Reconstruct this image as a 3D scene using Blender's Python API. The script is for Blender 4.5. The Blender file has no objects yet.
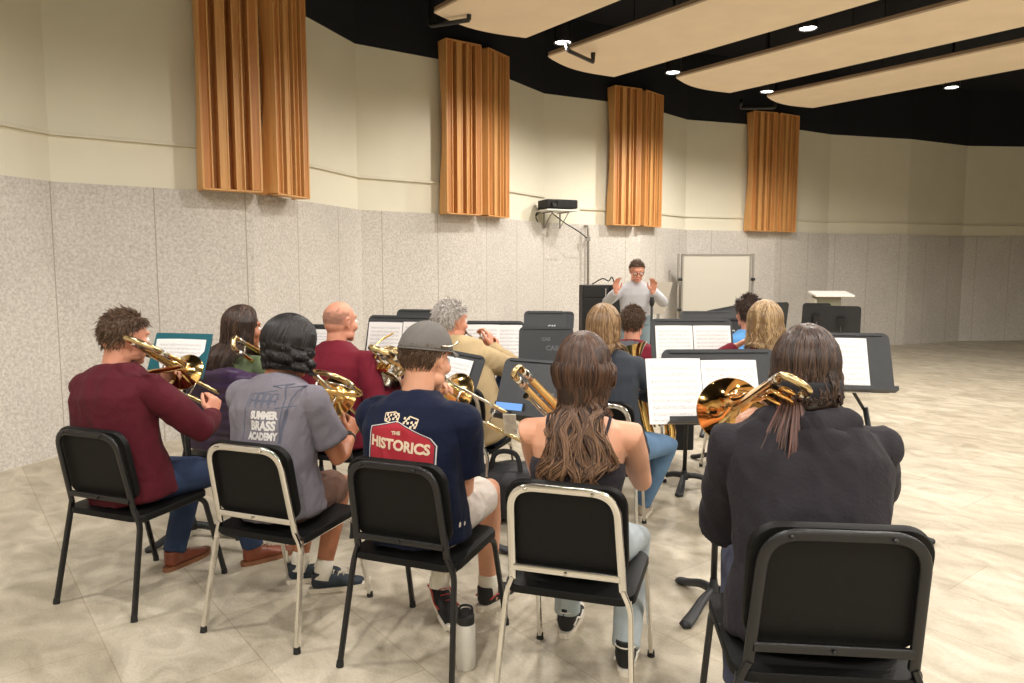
import bpy, bmesh, math, random
import numpy as np
from mathutils import Vector, Matrix
from mathutils.bvhtree import BVHTree

# ------------------------------------------------------------------ camera, light, exposure
scn = bpy.context.scene
COL = scn.collection
CAM_H, PITCH, FOC = 1.5, math.radians(5.5), 740.0
cd = bpy.data.cameras.new('camera'); cam = bpy.data.objects.new('camera', cd); COL.objects.link(cam)
cd.sensor_width = 36; cd.lens = FOC/1024*36; cd.clip_end = 100
cam.location = (0, 0, CAM_H); cam.rotation_euler = (math.pi/2-PITCH, 0, 0)
scn.camera = cam
w = bpy.data.worlds.new('world'); scn.world = w; w.use_nodes = True
w.node_tree.nodes['Background'].inputs[0].default_value = (1, .9, .78, 1)
w.node_tree.nodes['Background'].inputs[1].default_value = 0.02
scn.view_settings.view_transform = 'Standard'; scn.view_settings.look = 'None'
scn.view_settings.gamma = 1; scn.view_settings.use_curve_mapping = False
scn.view_settings.exposure = 0.36
scn.cycles.use_denoising = True
scn.cycles.max_bounces = 8; scn.cycles.diffuse_bounces = 5; scn.cycles.glossy_bounces = 4
scn.cycles.caustics_reflective = False; scn.cycles.caustics_refractive = False
scn.cycles.sample_clamp_indirect = 4.0
LAMP_W = 150.0            # watts of each ceiling downlight
LAMP_COL = (1.0, .94, .87)

V = Vector
def _ray(x, y):
    a = (x-512)/FOC; b = (341.5-y)/FOC; c, s = math.cos(PITCH), math.sin(PITCH)
    return V((a, c+b*s, b*c-s))
def at(x, y, Y):          # point of the room seen at x, y, standing Y metres in front of the camera
    d = _ray(x, y); t = Y/d.y; return V((d.x*t, Y, CAM_H+d.z*t))
def on(x, y, z=0.0):      # point of the room seen at x, y, lying at height z
    d = _ray(x, y); t = (z-CAM_H)/d.z; return V((d.x*t, d.y*t, z))

# ------------------------------------------------------------------ materials
def srgb(r, g, b):
    f = lambda u: (u/255/12.92) if u/255 <= .04045 else ((u/255+.055)/1.055)**2.4
    return (f(r), f(g), f(b), 1)
MC = {}
def mat(name, col, rough=.6, metal=0, noise=0, nscale=8, bump=0, bscale=60, stretch=(1, 1, 1), col2=None, sss=0, coat=0, spec=.5, sheen=0):
    if name in MC: return MC[name]
    m = bpy.data.materials.new(name); m.use_nodes = True; nt = m.node_tree; b = nt.nodes['Principled BSDF']
    b.inputs['Base Color'].default_value = col; b.inputs['Roughness'].default_value = rough
    b.inputs['Metallic'].default_value = metal; b.inputs['Specular IOR Level'].default_value = spec
    if sss: b.inputs['Subsurface Weight'].default_value = sss; b.inputs['Subsurface Radius'].default_value = (.012, .005, .003); b.inputs['Subsurface Scale'].default_value = 1
    if coat: b.inputs['Coat Weight'].default_value = coat
    if sheen: b.inputs['Sheen Weight'].default_value = sheen
    if noise or bump:
        tc = nt.nodes.new('ShaderNodeTexCoord'); mp = nt.nodes.new('ShaderNodeMapping'); mp.inputs['Scale'].default_value = stretch
        nt.links.new(tc.outputs['Object'], mp.inputs['Vector'])
    if noise:
        n = nt.nodes.new('ShaderNodeTexNoise'); n.inputs['Scale'].default_value = nscale; n.inputs['Detail'].default_value = 5
        nt.links.new(mp.outputs[0], n.inputs['Vector'])
        cr = nt.nodes.new('ShaderNodeValToRGB'); cr.color_ramp.elements[0].position = .5-.25; cr.color_ramp.elements[1].position = .5+.25
        c2 = col2 or tuple(min(1, c*(1+noise)) for c in col[:3])+(1,)
        c1 = col if col2 else tuple(c*(1-noise) for c in col[:3])+(1,)
        cr.color_ramp.elements[0].color = c1; cr.color_ramp.elements[1].color = c2
        nt.links.new(n.outputs['Fac'], cr.inputs[0]); nt.links.new(cr.outputs[0], b.inputs['Base Color'])
    if bump:
        n = nt.nodes.new('ShaderNodeTexNoise'); n.inputs['Scale'].default_value = bscale; n.inputs['Detail'].default_value = 4
        nt.links.new(mp.outputs[0], n.inputs['Vector'])
        bp = nt.nodes.new('ShaderNodeBump'); bp.inputs['Strength'].default_value = bump; bp.inputs['Distance'].default_value = .01
        nt.links.new(n.outputs['Fac'], bp.inputs['Height']); nt.links.new(bp.outputs[0], b.inputs['Normal'])
    MC[name] = m; return m
def emit(name, col, s):
    m = bpy.data.materials.new(name); m.use_nodes = True; b = m.node_tree.nodes['Principled BSDF']
    b.inputs['Base Color'].default_value = (0, 0, 0, 1)
    b.inputs['Emission Color'].default_value = col; b.inputs['Emission Strength'].default_value = s; return m

M_chrome = mat('chrome', (.82, .80, .76, 1), .16, 1)
M_blackmetal = mat('black_metal', (.008, .008, .009, 1), .38)
M_shell = mat('black_plastic', (.005, .005, .005, 1), .5, spec=.2, bump=.15, bscale=300)
M_rubber = mat('rubber', (.012, .012, .012, 1), .8)
M_stand = mat('stand_black', (.018, .02, .023, 1), .5, noise=.15, nscale=20)
M_brass = mat('brass', (.86, .58, .22, 1), .13, 1, noise=.12, nscale=9)
M_rose = mat('red_brass', (.86, .50, .17, 1), .08, 1)
M_nickel = mat('nickel', (.75, .71, .62, 1), .18, 1)
M_goldtube = mat('worn_brass', (.72, .56, .30, 1), .22, 1, noise=.15, nscale=25)
M_wood = mat('diffuser_wood', srgb(196, 140, 80), .5, noise=.3, nscale=3, stretch=(14, 14, .5), col2=srgb(222, 172, 110), bump=.05, bscale=30)
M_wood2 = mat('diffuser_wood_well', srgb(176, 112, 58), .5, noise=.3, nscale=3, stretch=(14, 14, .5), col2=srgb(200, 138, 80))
M_white = mat('white_paint', (.75, .74, .7, 1), .4)
M_cloud = mat('cloud_fabric', srgb(238, 220, 194), .9, noise=.04, nscale=3)
M_cloudedge = mat('cloud_edge', srgb(150, 125, 100), .8)
M_black = mat('ceiling_black', srgb(17, 19, 26), .9, noise=.2, nscale=2)

# ------------------------------------------------------------------ mesh tools
class MB:
    def __init__(s): s.v = []; s.f = []
    def add(s, vs, fs):
        o = len(s.v); s.v.extend([tuple(p) for p in vs]); s.f.extend([tuple(i+o for i in f) for f in fs]); return s
    def mesh(s, name='m', smooth=False):
        m = bpy.data.meshes.new(name); m.from_pydata(s.v, [], s.f); m.validate()
        bm = bmesh.new(); bm.from_mesh(m); bmesh.ops.recalc_face_normals(bm, faces=bm.faces); bm.to_mesh(m); bm.free()
        if smooth: m.polygons.foreach_set('use_smooth', [True]*len(m.polygons))
        return m
    def build(s, name, material, parent=None, smooth=False, bevel=0, auto=None):
        m = s.mesh(name, smooth or auto is not None); m.materials.append(material)
        o = bpy.data.objects.new(name, m); COL.objects.link(o)
        if parent is not None: o.parent = parent
        if bevel:
            b = o.modifiers.new('bevel', 'BEVEL'); b.width = bevel; b.segments = 2; b.limit_method = 'ANGLE'
        if auto is not None:
            sharp_by_angle(m, auto)
        return o
    def box(s, c, size, rot=None):
        x, y, z = [q/2 for q in size]; R = rot or Matrix.Identity(3); c = V(c)
        vs = [c+R@V((a*x, b*y, d*z)) for a in (-1, 1) for b in (-1, 1) for d in (-1, 1)]
        return s.add(vs, [(0, 1, 3, 2), (4, 6, 7, 5), (0, 4, 5, 1), (2, 3, 7, 6), (0, 2, 6, 4), (1, 5, 7, 3)])
    def tube(s, pts, rad, seg=12, ref=None, cap=True, sq=2.0):
        """rad: number, list of numbers or list of (a,b); ellipse axis a lies along ref."""
        pts = [V(p) for p in pts]; n = len(pts)
        if not isinstance(rad, (list, tuple)): rad = [rad]*n
        rings = []; prev = V(ref) if ref is not None else None
        for i, p in enumerate(pts):
            t = (pts[min(i+1, n-1)]-pts[max(i-1, 0)])
            t = t.normalized() if t.length > 1e-9 else V((0, 0, 1))
            r = prev if prev is not None else (V((0, 0, 1)) if abs(t.z) < .9 else V((1, 0, 0)))
            a = (r-t*r.dot(t))
            if a.length < 1e-6: a = t.orthogonal()
            a.normalize(); b = t.cross(a)
            if ref is None: prev = a
            ra, rb = rad[i] if isinstance(rad[i], (list, tuple)) else (rad[i], rad[i])
            ring = []
            for k in range(seg):
                th = 2*math.pi*k/seg; c_, s_ = math.cos(th), math.sin(th)
                cx = math.copysign(abs(c_)**(2/sq), c_); sx = math.copysign(abs(s_)**(2/sq), s_)
                ring.append(p+a*ra*cx+b*rb*sx)
            rings.append(ring)
        vs = [q for r in rings for q in r]; fs = []
        for i in range(n-1):
            for k in range(seg):
                k2 = (k+1) % seg; fs.append((i*seg+k, i*seg+k2, (i+1)*seg+k2, (i+1)*seg+k))
        if cap:
            fs.append(tuple(range(seg))[::-1]); fs.append(tuple((n-1)*seg+k for k in range(seg)))
        return s.add(vs, fs)
    def ell(s, c, r, R=None, nu=20, nv=12):
        c = V(c); R = R or Matrix.Identity(3); vs = [c+R@V((0, 0, r[2]))]; fs = []
        for i in range(1, nv):
            ph = math.pi*i/nv
            for k in range(nu):
                th = 2*math.pi*k/nu
                vs.append(c+R@V((r[0]*math.sin(ph)*math.cos(th), r[1]*math.sin(ph)*math.sin(th), r[2]*math.cos(ph))))
        vs.append(c+R@V((0, 0, -r[2]))); L = len(vs)-1
        for k in range(nu): fs.append((0, 1+k, 1+(k+1) % nu)); fs.append((L, L-nu+(k+1) % nu, L-nu+k))
        for i in range(nv-2):
            for k in range(nu):
                a = 1+i*nu+k; b = 1+i*nu+(k+1) % nu; fs.append((a, a+nu, b+nu, b))
        return s.add(vs, fs)
    def caps(s, pts, rad, seg=14, **k):      # a tube closed by round ends, for limbs
        pts = [V(p) for p in pts]
        if not isinstance(rad, (list, tuple)): rad = [rad]*len(pts)
        g = lambda q: max(q) if isinstance(q, (list, tuple)) else q
        s.tube(pts, rad, seg, **k)
        for p, r in ((pts[0], rad[0]), (pts[-1], rad[-1])):
            q = min(r) if isinstance(r, (list, tuple)) else r
            s.ell(p, (q, q, q), nu=seg, nv=8)
        return s
    def lathe(s, o, axis, prof, seg=36, cap=False):
        """prof: (distance along axis, radius)"""
        o = V(o); ax = V(axis).normalized(); a = ax.orthogonal().normalized(); b = ax.cross(a); vs = []; fs = []
        for d, r in prof:
            for k in range(seg):
                th = 2*math.pi*k/seg; vs.append(o+ax*d+(a*math.cos(th)+b*math.sin(th))*r)
        for i in range(len(prof)-1):
            for k in range(seg):
                k2 = (k+1) % seg; fs.append((i*seg+k, i*seg+k2, (i+1)*seg+k2, (i+1)*seg+k))
        if cap: fs.append(tuple(range(seg))); fs.append(tuple((len(prof)-1)*seg+k for k in range(seg)))
        return s.add(vs, fs)
    def prism(s, poly, z0, z1):
        n = len(poly); vs = [(p[0], p[1], z0) for p in poly]+[(p[0], p[1], z1) for p in poly]
        fs = [tuple(range(n))[::-1], tuple(range(n, 2*n))]+[(i, (i+1) % n, n+(i+1) % n, n+i) for i in range(n)]
        return s.add(vs, fs)
def sharp_by_angle(m, deg):
    bm = bmesh.new(); bm.from_mesh(m)
    for e in bm.edges:
        if len(e.link_faces) == 2 and e.calc_face_angle(0) > math.radians(deg): e.smooth = False
    bm.to_mesh(m); bm.free()
def xf(mb, M):
    mb.v = [tuple(M@V(p)) for p in mb.v]; return mb
def round_path(pts, r, n=5):
    pts = [V(p) for p in pts]; out = [pts[0]]
    for i in range(1, len(pts)-1):
        a, b, c = pts[i-1], pts[i], pts[i+1]; u = (a-b); v = (c-b)
        d = min(r, u.length*.48, v.length*.48); p0 = b+u.normalized()*d; p1 = b+v.normalized()*d
        for k in range(n+1):
            t = k/n; out.append(p0*(1-t)**2+b*2*t*(1-t)+p1*t*t)
    out.append(pts[-1]); return out
def smooth_path(pts, n=6):
    pts = [V(p) for p in pts]; P = [pts[0]*2-pts[1]]+pts+[pts[-1]*2-pts[-2]]; out = []
    for i in range(1, len(P)-2):
        for k in range(n):
            t = k/n; a, b, c, d = P[i-1], P[i], P[i+1], P[i+2]
            out.append(.5*((2*b)+(c-a)*t+(2*a-5*b+4*c-d)*t*t+(3*b-a-3*c+d)*t**3))
    out.append(pts[-1]); return out
def empty(name, loc=(0, 0, 0), rz=0):
    o = bpy.data.objects.new(name, None); COL.objects.link(o); o.location = loc; o.rotation_euler = (0, 0, rz); return o
def tag(o, label=None, cat=None, group=None, kind=None):
    if label: o['label'] = label
    if cat: o['category'] = cat
    if group: o['group'] = group
    if kind: o['kind'] = kind
    return o
def struct(o): o['kind'] = 'structure'; return o
def copy_tree(o, parent=None):
    c = o.copy(); COL.objects.link(c); c.parent = parent
    for ch in list(o.children): copy_tree(ch, c)
    return c
_k = np.random.RandomState(7)
_KV = _k.normal(size=(24, 3)); _KP = _k.uniform(0, 6.28, 24)
def wrinkle(me, amp, freq, stretch=(1, 1, .45), seed=0):
    n = len(me.vertices)
    if n == 0: return
    co = np.empty(n*3); me.vertices.foreach_get('co', co); co = co.reshape(-1, 3)
    no = np.empty(n*3); me.vertex_normals.foreach_get('vector', no); no = no.reshape(-1, 3)
    q = co*np.array(stretch)*freq+seed
    q = q+.35*np.sin(q[:, [1, 2, 0]]*1.3+seed)
    h = np.zeros(n)
    for i in range(8):
        f = 1.0+.35*i
        h += np.sin((q@_KV[i])*f+_KP[i])/(1+.4*i)
    h = 1-np.abs(h/2.2); h = np.clip(h, -1, 1)
    co = co+no*(h[:, None]*amp)
    me.vertices.foreach_set('co', co.ravel()); me.update()
def remesh(mb, voxel, smooth=2, name='m', sf=.5):
    me = bpy.data.meshes.new(name); me.from_pydata(mb.v, [], mb.f)
    bm = bmesh.new(); bm.from_mesh(me); bmesh.ops.recalc_face_normals(bm, faces=bm.faces); bm.to_mesh(me); bm.free()
    o = bpy.data.objects.new(name, me); COL.objects.link(o)
    r = o.modifiers.new('r', 'REMESH'); r.mode = 'VOXEL'; r.voxel_size = voxel; r.adaptivity = 0
    if smooth:
        s_ = o.modifiers.new('s', 'SMOOTH'); s_.factor = sf; s_.iterations = smooth
    dg = bpy.context.evaluated_depsgraph_get()
    out = bpy.data.meshes.new_from_object(o.evaluated_get(dg), depsgraph=dg)
    bpy.data.objects.remove(o); bpy.data.meshes.remove(me)
    out.polygons.foreach_set('use_smooth', [True]*len(out.polygons)); out.name = name
    return out
def obj(name, me, material, parent=None):
    me.materials.clear(); me.materials.append(material)
    o = bpy.data.objects.new(name, me); COL.objects.link(o)
    if parent is not None: o.parent = parent
    return o
def rotm(f, u=V((0, 0, 1))):   # columns right, forward, up
    f = V(f).normalized(); r = f.cross(u).normalized(); u2 = r.cross(f)
    return Matrix((r, f, u2)).transposed()
def text_mesh(txt, size, offset=0.0, space=1.0, squeeze=1.0):
    c = bpy.data.curves.new('t', 'FONT'); c.body = txt; c.size = size; c.align_x = 'CENTER'; c.align_y = 'CENTER'
    c.offset = offset; c.space_character = space; c.resolution_u = 3
    o = bpy.data.objects.new('t', c); COL.objects.link(o); dg = bpy.context.evaluated_depsgraph_get()
    m = bpy.data.meshes.new_from_object(o.evaluated_get(dg)); bpy.data.objects.remove(o)
    mb = MB(); mb.add([V((v.co.x*squeeze, v.co.y, 0)) for v in m.vertices], [tuple(p.vertices) for p in m.polygons])
    bpy.data.meshes.remove(m); return mb

# ------------------------------------------------------------------ the room
S = .9375
PLAN = [(13.2, -5), (13.2, 15.9), (11.4, 15.9), (9.5, 15.75), (7.9, 14.95), (6.1, 14.45), (4.78, 13.65), (3.02, 13.05), (2.02, 11.95), (.47, 11.15),
        (-.42, 9.72), (-1.8, 8.75), (-2.42, 6.9), (-3.68, 6.0), (-4.1, 4.7), (-5.3, 3.7), (-5.5, 2.3), (-5.5, -5)]
# side walls and the long zigzag wall, drawn right to left
def wall_strip(name, pts, z0, z1, off, thick, material):
    P_ = [V((x, y)) for x, y in pts]; n = len(P_); inn = []
    for i in range(n):
        a = P_[max(i-1, 0)]; b = P_[i]; c = P_[min(i+1, n-1)]
        n1 = (b-a) if i else (c-b); n2 = (c-b) if i < n-1 else (b-a)
        n1 = V((-n1.y, n1.x)).normalized(); n2 = V((-n2.y, n2.x)).normalized(); m = (n1+n2).normalized(); k = 1/max(.5, m.dot(n1))
        inn.append((b+m*k*off, b-m*k*thick))
    me = bpy.data.meshes.new(name); bm = bmesh.new(); uv = bm.loops.layers.uv.new('UVMap'); d = 0
    for i in range(n-1):
        L = (P_[i+1]-P_[i]).length
        q = [inn[i], inn[i+1]]
        vs = []
        def face(cs, uvs):
            f = bm.faces.new([bm.verts.new(c) for c in cs])
            for l, t in zip(f.loops, uvs): l[uv].uv = t
        a, b = inn[i][0], inn[i+1][0]; ao, bo = inn[i][1], inn[i+1][1]
        face([(a.x, a.y, z0), (b.x, b.y, z0), (b.x, b.y, z1), (a.x, a.y, z1)], [(d, z0), (d+L, z0), (d+L, z1), (d, z1)])
        face([(a.x, a.y, z1), (b.x, b.y, z1), (bo.x, bo.y, z1), (ao.x, ao.y, z1)], [(d, z1), (d+L, z1), (d+L, z1+.05), (d, z1+.05)])
        face([(a.x, a.y, z0), (ao.x, ao.y, z0), (bo.x, bo.y, z0), (b.x, b.y, z0)], [(d, z0)]*4)
        face([(ao.x, ao.y, z0), (ao.x, ao.y, z1), (bo.x, bo.y, z1), (bo.x, bo.y, z0)], [(d, z0)]*4)
        d += L
    bmesh.ops.remove_doubles(bm, verts=bm.verts, dist=1e-4); bmesh.ops.recalc_face_normals(bm, faces=bm.faces)
    bm.to_mesh(me); bm.free(); me.materials.append(material)
    o = bpy.data.objects.new(name, me); COL.objects.link(o); struct(o); return o
def speckle_mat():
    m = bpy.data.materials.new('speckled_panel'); m.use_nodes = True; nt = m.node_tree; b = nt.nodes['Principled BSDF']; b.inputs['Roughness'].default_value = .9
    uv = nt.nodes.new('ShaderNodeUVMap'); tc = nt.nodes.new('ShaderNodeTexCoord')
    n = nt.nodes.new('ShaderNodeTexNoise'); n.inputs['Scale'].default_value = 45; n.inputs['Detail'].default_value = 5; n.inputs['Roughness'].default_value = .8
    nt.links.new(tc.outputs['Object'], n.inputs['Vector'])
    cr = nt.nodes.new('ShaderNodeValToRGB'); e = cr.color_ramp.elements; e[0].position = .36; e[0].color = srgb(188, 181, 172); e[1].position = .62; e[1].color = srgb(228, 223, 215)
    nt.links.new(n.outputs['Fac'], cr.inputs[0])
    n2 = nt.nodes.new('ShaderNodeTexNoise'); n2.inputs['Scale'].default_value = 1.2; nt.links.new(tc.outputs['Object'], n2.inputs['Vector'])
    mx = nt.nodes.new('ShaderNodeMix'); mx.data_type = 'RGBA'; mx.blend_type = 'MULTIPLY'; mx.inputs['Factor'].default_value = .25
    nt.links.new(cr.outputs[0], mx.inputs['A']); nt.links.new(n2.outputs['Fac'], mx.inputs['B'])
    sp = nt.nodes.new('ShaderNodeSeparateXYZ'); nt.links.new(uv.outputs[0], sp.inputs[0])
    mo = nt.nodes.new('ShaderNodeMath'); mo.operation = 'MODULO'; mo.inputs[1].default_value = .76; nt.links.new(sp.outputs[0], mo.inputs[0])
    lt = nt.nodes.new('ShaderNodeMath'); lt.operation = 'LESS_THAN'; lt.inputs[1].default_value = .01; nt.links.new(mo.outputs[0], lt.inputs[0])
    m2 = nt.nodes.new('ShaderNodeMix'); m2.data_type = 'RGBA'; nt.links.new(lt.outputs[0], m2.inputs['Factor'])
    nt.links.new(mx.outputs['Result'], m2.inputs['A']); m2.inputs['B'].default_value = srgb(165, 155, 142)
    nt.links.new(m2.outputs['Result'], b.inputs['Base Color'])
    bp = nt.nodes.new('ShaderNodeBump'); bp.inputs['Strength'].default_value = .4; bp.inputs['Distance'].default_value = .02
    nt.links.new(n.outputs['Fac'], bp.inputs['Height']); nt.links.new(bp.outputs[0], b.inputs['Normal'])
    return m
M_cream = mat('cream_wall', srgb(226, 221, 201), .75, noise=.04, nscale=1.5)
def floor_mat():
    m = bpy.data.materials.new('floor_planks'); m.use_nodes = True; nt = m.node_tree; b = nt.nodes['Principled BSDF']
    tc = nt.nodes.new('ShaderNodeTexCoord'); mp = nt.nodes.new('ShaderNodeMapping'); mp.inputs['Rotation'].default_value = (0, 0, math.radians(52))
    nt.links.new(tc.outputs['Object'], mp.inputs[0])
    br = nt.nodes.new('ShaderNodeTexBrick'); br.inputs['Scale'].default_value = 1; br.inputs['Brick Width'].default_value = .92; br.inputs['Row Height'].default_value = .46
    br.inputs['Mortar Size'].default_value = .0025; br.inputs['Color1'].default_value = srgb(202, 193, 174); br.inputs['Color2'].default_value = srgb(186, 176, 156)
    br.inputs['Mortar'].default_value = srgb(172, 160, 138); br.offset = .5
    nt.links.new(mp.outputs[0], br.inputs['Vector'])
    mp2 = nt.nodes.new('ShaderNodeMapping'); mp2.inputs['Scale'].default_value = (1.6, 2.6, 1); nt.links.new(mp.outputs[0], mp2.inputs[0])
    n = nt.nodes.new('ShaderNodeTexNoise'); n.inputs['Scale'].default_value = 2.2; n.inputs['Detail'].default_value = 6; n.inputs['Distortion'].default_value = 1.2; nt.links.new(mp2.outputs[0], n.inputs['Vector'])
    cr = nt.nodes.new('ShaderNodeValToRGB'); e = cr.color_ramp.elements; e[0].position = .3; e[0].color = (.55, .53, .48, 1); e[1].position = .66; e[1].color = (1, 1, 1, 1)
    nt.links.new(n.outputs['Fac'], cr.inputs[0])
    mx = nt.nodes.new('ShaderNodeMix'); mx.data_type = 'RGBA'; mx.blend_type = 'MULTIPLY'; mx.inputs['Factor'].default_value = .8
    nt.links.new(br.outputs['Color'], mx.inputs['A']); nt.links.new(cr.outputs[0], mx.inputs['B'])
    n3 = nt.nodes.new('ShaderNodeTexNoise'); n3.inputs['Scale'].default_value = 40; n3.inputs['Detail'].default_value = 3; nt.links.new(mp2.outputs[0], n3.inputs['Vector'])
    m3 = nt.nodes.new('ShaderNodeMix'); m3.data_type = 'RGBA'; m3.blend_type = 'OVERLAY'; m3.inputs['Factor'].default_value = .22
    nt.links.new(mx.outputs['Result'], m3.inputs['A']); nt.links.new(n3.outputs['Fac'], m3.inputs['B'])
    nt.links.new(m3.outputs['Result'], b.inputs['Base Color']); b.inputs['Roughness'].default_value = .48
    return m
M_floor = floor_mat()
struct(MB().box((3.9, 5.5, -.05), (19.4, 23, .1)).build('floor', M_floor))
struct(MB().box((3.9, 5.5, 5.25), (19.4, 23, .1)).build('ceiling', M_black))
struct(MB().box((3.9, -5.1, 2.6), (19.4, .2, 5.2)).build('wall_back', M_cream))
wall_strip('wall_lower', PLAN, 0, 2.2, .05, .02, speckle_mat())
wall_strip('wall_upper', PLAN, 2.2, 4.08, 0, .1, M_cream)
wall_strip('wall_soffit', PLAN, 4.08, 5.2, .02, .1, M_black)
M_trim = mat('trim_paint', srgb(216, 210, 190), .6)
wall_strip('trim_1', PLAN[9:], 2.57, 2.6, .03, -.0, M_trim)
wall_strip('trim_2', PLAN[:10], 2.42, 2.45, .03, -.0, M_trim)

# hanging ceiling clouds with a curved end, all parallel
cu = V((.605, -.797)); cn = V((.797, .605))
def cloud(tip, far, length, label, z=3.95):
    a = on(*tip, z); b = on(*far, z); a = V((a.x, a.y)); b = V((b.x, b.y)); m = a*.5+b*.5; d = b-a
    out = V((d.y, -d.x)).normalized()
    if out.dot(cu) > 0: out = -out
    poly = [a+cu*length]
    for k in range(13):
        t = k/12; poly.append(a+d*t+out*.13*math.sin(math.pi*t))
    poly.append(b+cu*(length-(b-a).dot(cu)))
    r = empty('ceiling_cloud', (0, 0, 0)); tag(r, label, 'acoustic panel', 'acoustic clouds hanging from the ceiling')
    MB().prism(poly, z, z+.02).build('face_board', M_cloud, r)
    MB().prism([V(p)+ (m+cu*length*.5-V(p)).normalized()*.004 for p in poly], z+.02, z+.055).build('edge_frame', M_cloudedge, r)
    for t in (.15, .5, .85):
        for q in (.15, .85):
            c = a+d*q+cu*length*t; MB().tube([(c.x, c.y, z+.1), (c.x, c.y, 5.2)], .006, 6).build('hanger_wire', M_blackmetal, r)
    return r
cloud((434, 13), (526, 38), 8.5, 'cream ceiling cloud nearest the left, cut by the top edge')
cloud((548, 57), (614, 77), 8.0, 'long cream ceiling cloud in the middle beside the black pipe')
cloud((676, 78), (730, 93), 8.0, 'cream ceiling cloud third from the left, above the third wood panel pair')
cloud((767, 97), (813, 108), 7.5, 'smallest far cream ceiling cloud above the fourth wood panel pair')

# downlights: black can, white lens, spot
M_lens = emit('lamp_lens', (1, .95, .88, 1), 14)
def downlight(p, label, group=None, z=3.92, power=LAMP_W):
    r = empty('downlight', (p[0], p[1], z)); tag(r, label, 'ceiling light', 'black can downlights between the ceiling clouds')
    MB().lathe((0, 0, 0), (0, 0, 1), [(.0, .085), (.0, .1), (.22, .1), (.22, .02), (.24, .02), (1.2, .02)], 24, False).build('lamp_can', M_blackmetal, r, auto=40)
    MB().lathe((0, 0, .012), (0, 0, 1), [(0, .001), (0, .084), (.006, .084), (.006, .001)], 24).build('lens', M_lens, r)
    l = bpy.data.lights.new('spot', 'SPOT'); l.energy = power; l.color = LAMP_COL; l.spot_size = math.radians(168); l.spot_blend = .5; l.shadow_soft_size = .06
    lo = bpy.data.objects.new('spot', l); COL.objects.link(lo); lo.parent = r; lo.location = (0, 0, -.02)
L1 = on(563, 43, 3.92); L2 = on(673, 73, 3.92); L3 = on(767, 92, 3.92); L4 = on(808, 29, 3.92)
downlight(L1, 'glowing round downlight nearest the left, above the black pipe bracket', power=LAMP_W*.85)
downlight(L2, 'glowing round downlight right of the third wood panel pair', power=LAMP_W*.95)
downlight(L3, 'small far glowing downlight near the fourth wood panel pair', power=LAMP_W*1.7)
downlight(L4, 'glowing downlight high at the right between two clouds')
sd = V((L4.x-L2.x, L4.y-L2.y)); st = V((L2.x-L1.x, L2.y-L1.y))
for i in range(-4, 4):
    for j in range(0, 8):
        if (i, j) in ((0, 0), (1, 0), (2, 0), (1, 1)): continue
        q = V((L1.x, L1.y))+st*i+sd*j
        if not (-5 < q.x < 12.5 and -4.5 < q.y < 15): continue
        if i < 0 and q.y > 3.2 and q.x < -2.2: continue
        if j > 0 and (i+j) % 2: continue
        zc = q.y*math.cos(PITCH)-2.5*math.sin(PITCH)
        if zc > 0:
            sx = 512+FOC*q.x/zc; sy = 341.5-FOC*(q.y*math.sin(PITCH)+2.5*math.cos(PITCH))/zc
            if -40 < sx < 853 and sy > -25: continue
        downlight(q, power=LAMP_W*(1.35 if j == 0 else .95), label='black can downlight in the rows between the ceiling clouds')
# black sprinkler pipes under the clouds
def pipe(pts, label, z):
    pp = [on(x, y, z) for x, y in pts]; mb = MB(); mb.tube(round_path([pp[0]+V((0, 0, .9))]+[pp[0], pp[1]], .04), .022, 10)
    r = mb.build('sprinkler_pipe', M_blackmetal, None, True); tag(r, label, 'pipe')
    MB().tube([pp[1], pp[1]+V((0, 0, .13))], [.02, .03], 10).build('sprinkler_head', M_blackmetal, r, True)
pipe([(430, 26), (469, 20)], 'black sprinkler pipe under the leftmost ceiling cloud', 3.9)
pipe([(567, 50), (593, 62)], 'black bent sprinkler pipe under the middle ceiling cloud', 3.85)
pipe([(775, 108), (741, 108)], 'thin black sprinkler pipe above the fourth wood panel pair', 3.9)

# wood diffuser panels: fins, wells of different depth, wavy backed side boards
def depth_at(t): return .155+.045*math.cos(t*2*math.pi*.95)     # side board depth down the height
def make_panel():
    r = empty('diffuser_panel'); Wd, Z0, Z1, D = .51, 2.19, 4.27, .20
    for s_ in (-1, 1):
        mb = MB(); n = 20; x0 = s_*Wd/2; x1 = s_*(Wd/2-.018); vs = []
        for k in range(n+1):
            t = k/n; z = Z0+(Z1-Z0)*t; dd = D-depth_at(t)
            for x in (x0, x1):
                vs += [(x, dd, z), (x, D, z)]
        fs = []
        for k in range(n):
            a = k*4; b = a+4
            fs += [(a, a+1, b+1, b), (a+2, b+2, b+3, a+3), (a+1, a+3, b+3, b+1), (a, b, b+2, a+2)]
        fs += [(0, 2, 3, 1), (n*4, n*4+1, n*4+3, n*4+2)]
        mb.add(vs, fs).build('side_board', M_wood, r)
    nw = 7; wv = (Wd-.036)/nw; deps = [.006, .12, .03, .135, .008, .125, .02]
    for i in range(nw):
        x = -Wd/2+.018+wv*(i+.5)
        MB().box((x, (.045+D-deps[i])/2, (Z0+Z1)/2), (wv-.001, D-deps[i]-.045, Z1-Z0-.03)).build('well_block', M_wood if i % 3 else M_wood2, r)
        if i: MB().box((x-wv/2, (D+.05)/2, (Z0+Z1)/2), (.012, D-.05, Z1-Z0-.03)).build('fin', M_wood, r)
    for z in (Z0+.006, Z1-.006): MB().box((0, D/2+.04, z), (Wd, D-.08, .012)).build('end_cap', M_wood, r)
    return r
names = ['first', 'second', 'third', 'fourth']
SH = [(.07, .0), (-.08, -.08), (-.12, -.08), (-.15, -.05)]
verts_ = [12, 10, 8, 6]; pr0 = None
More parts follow.
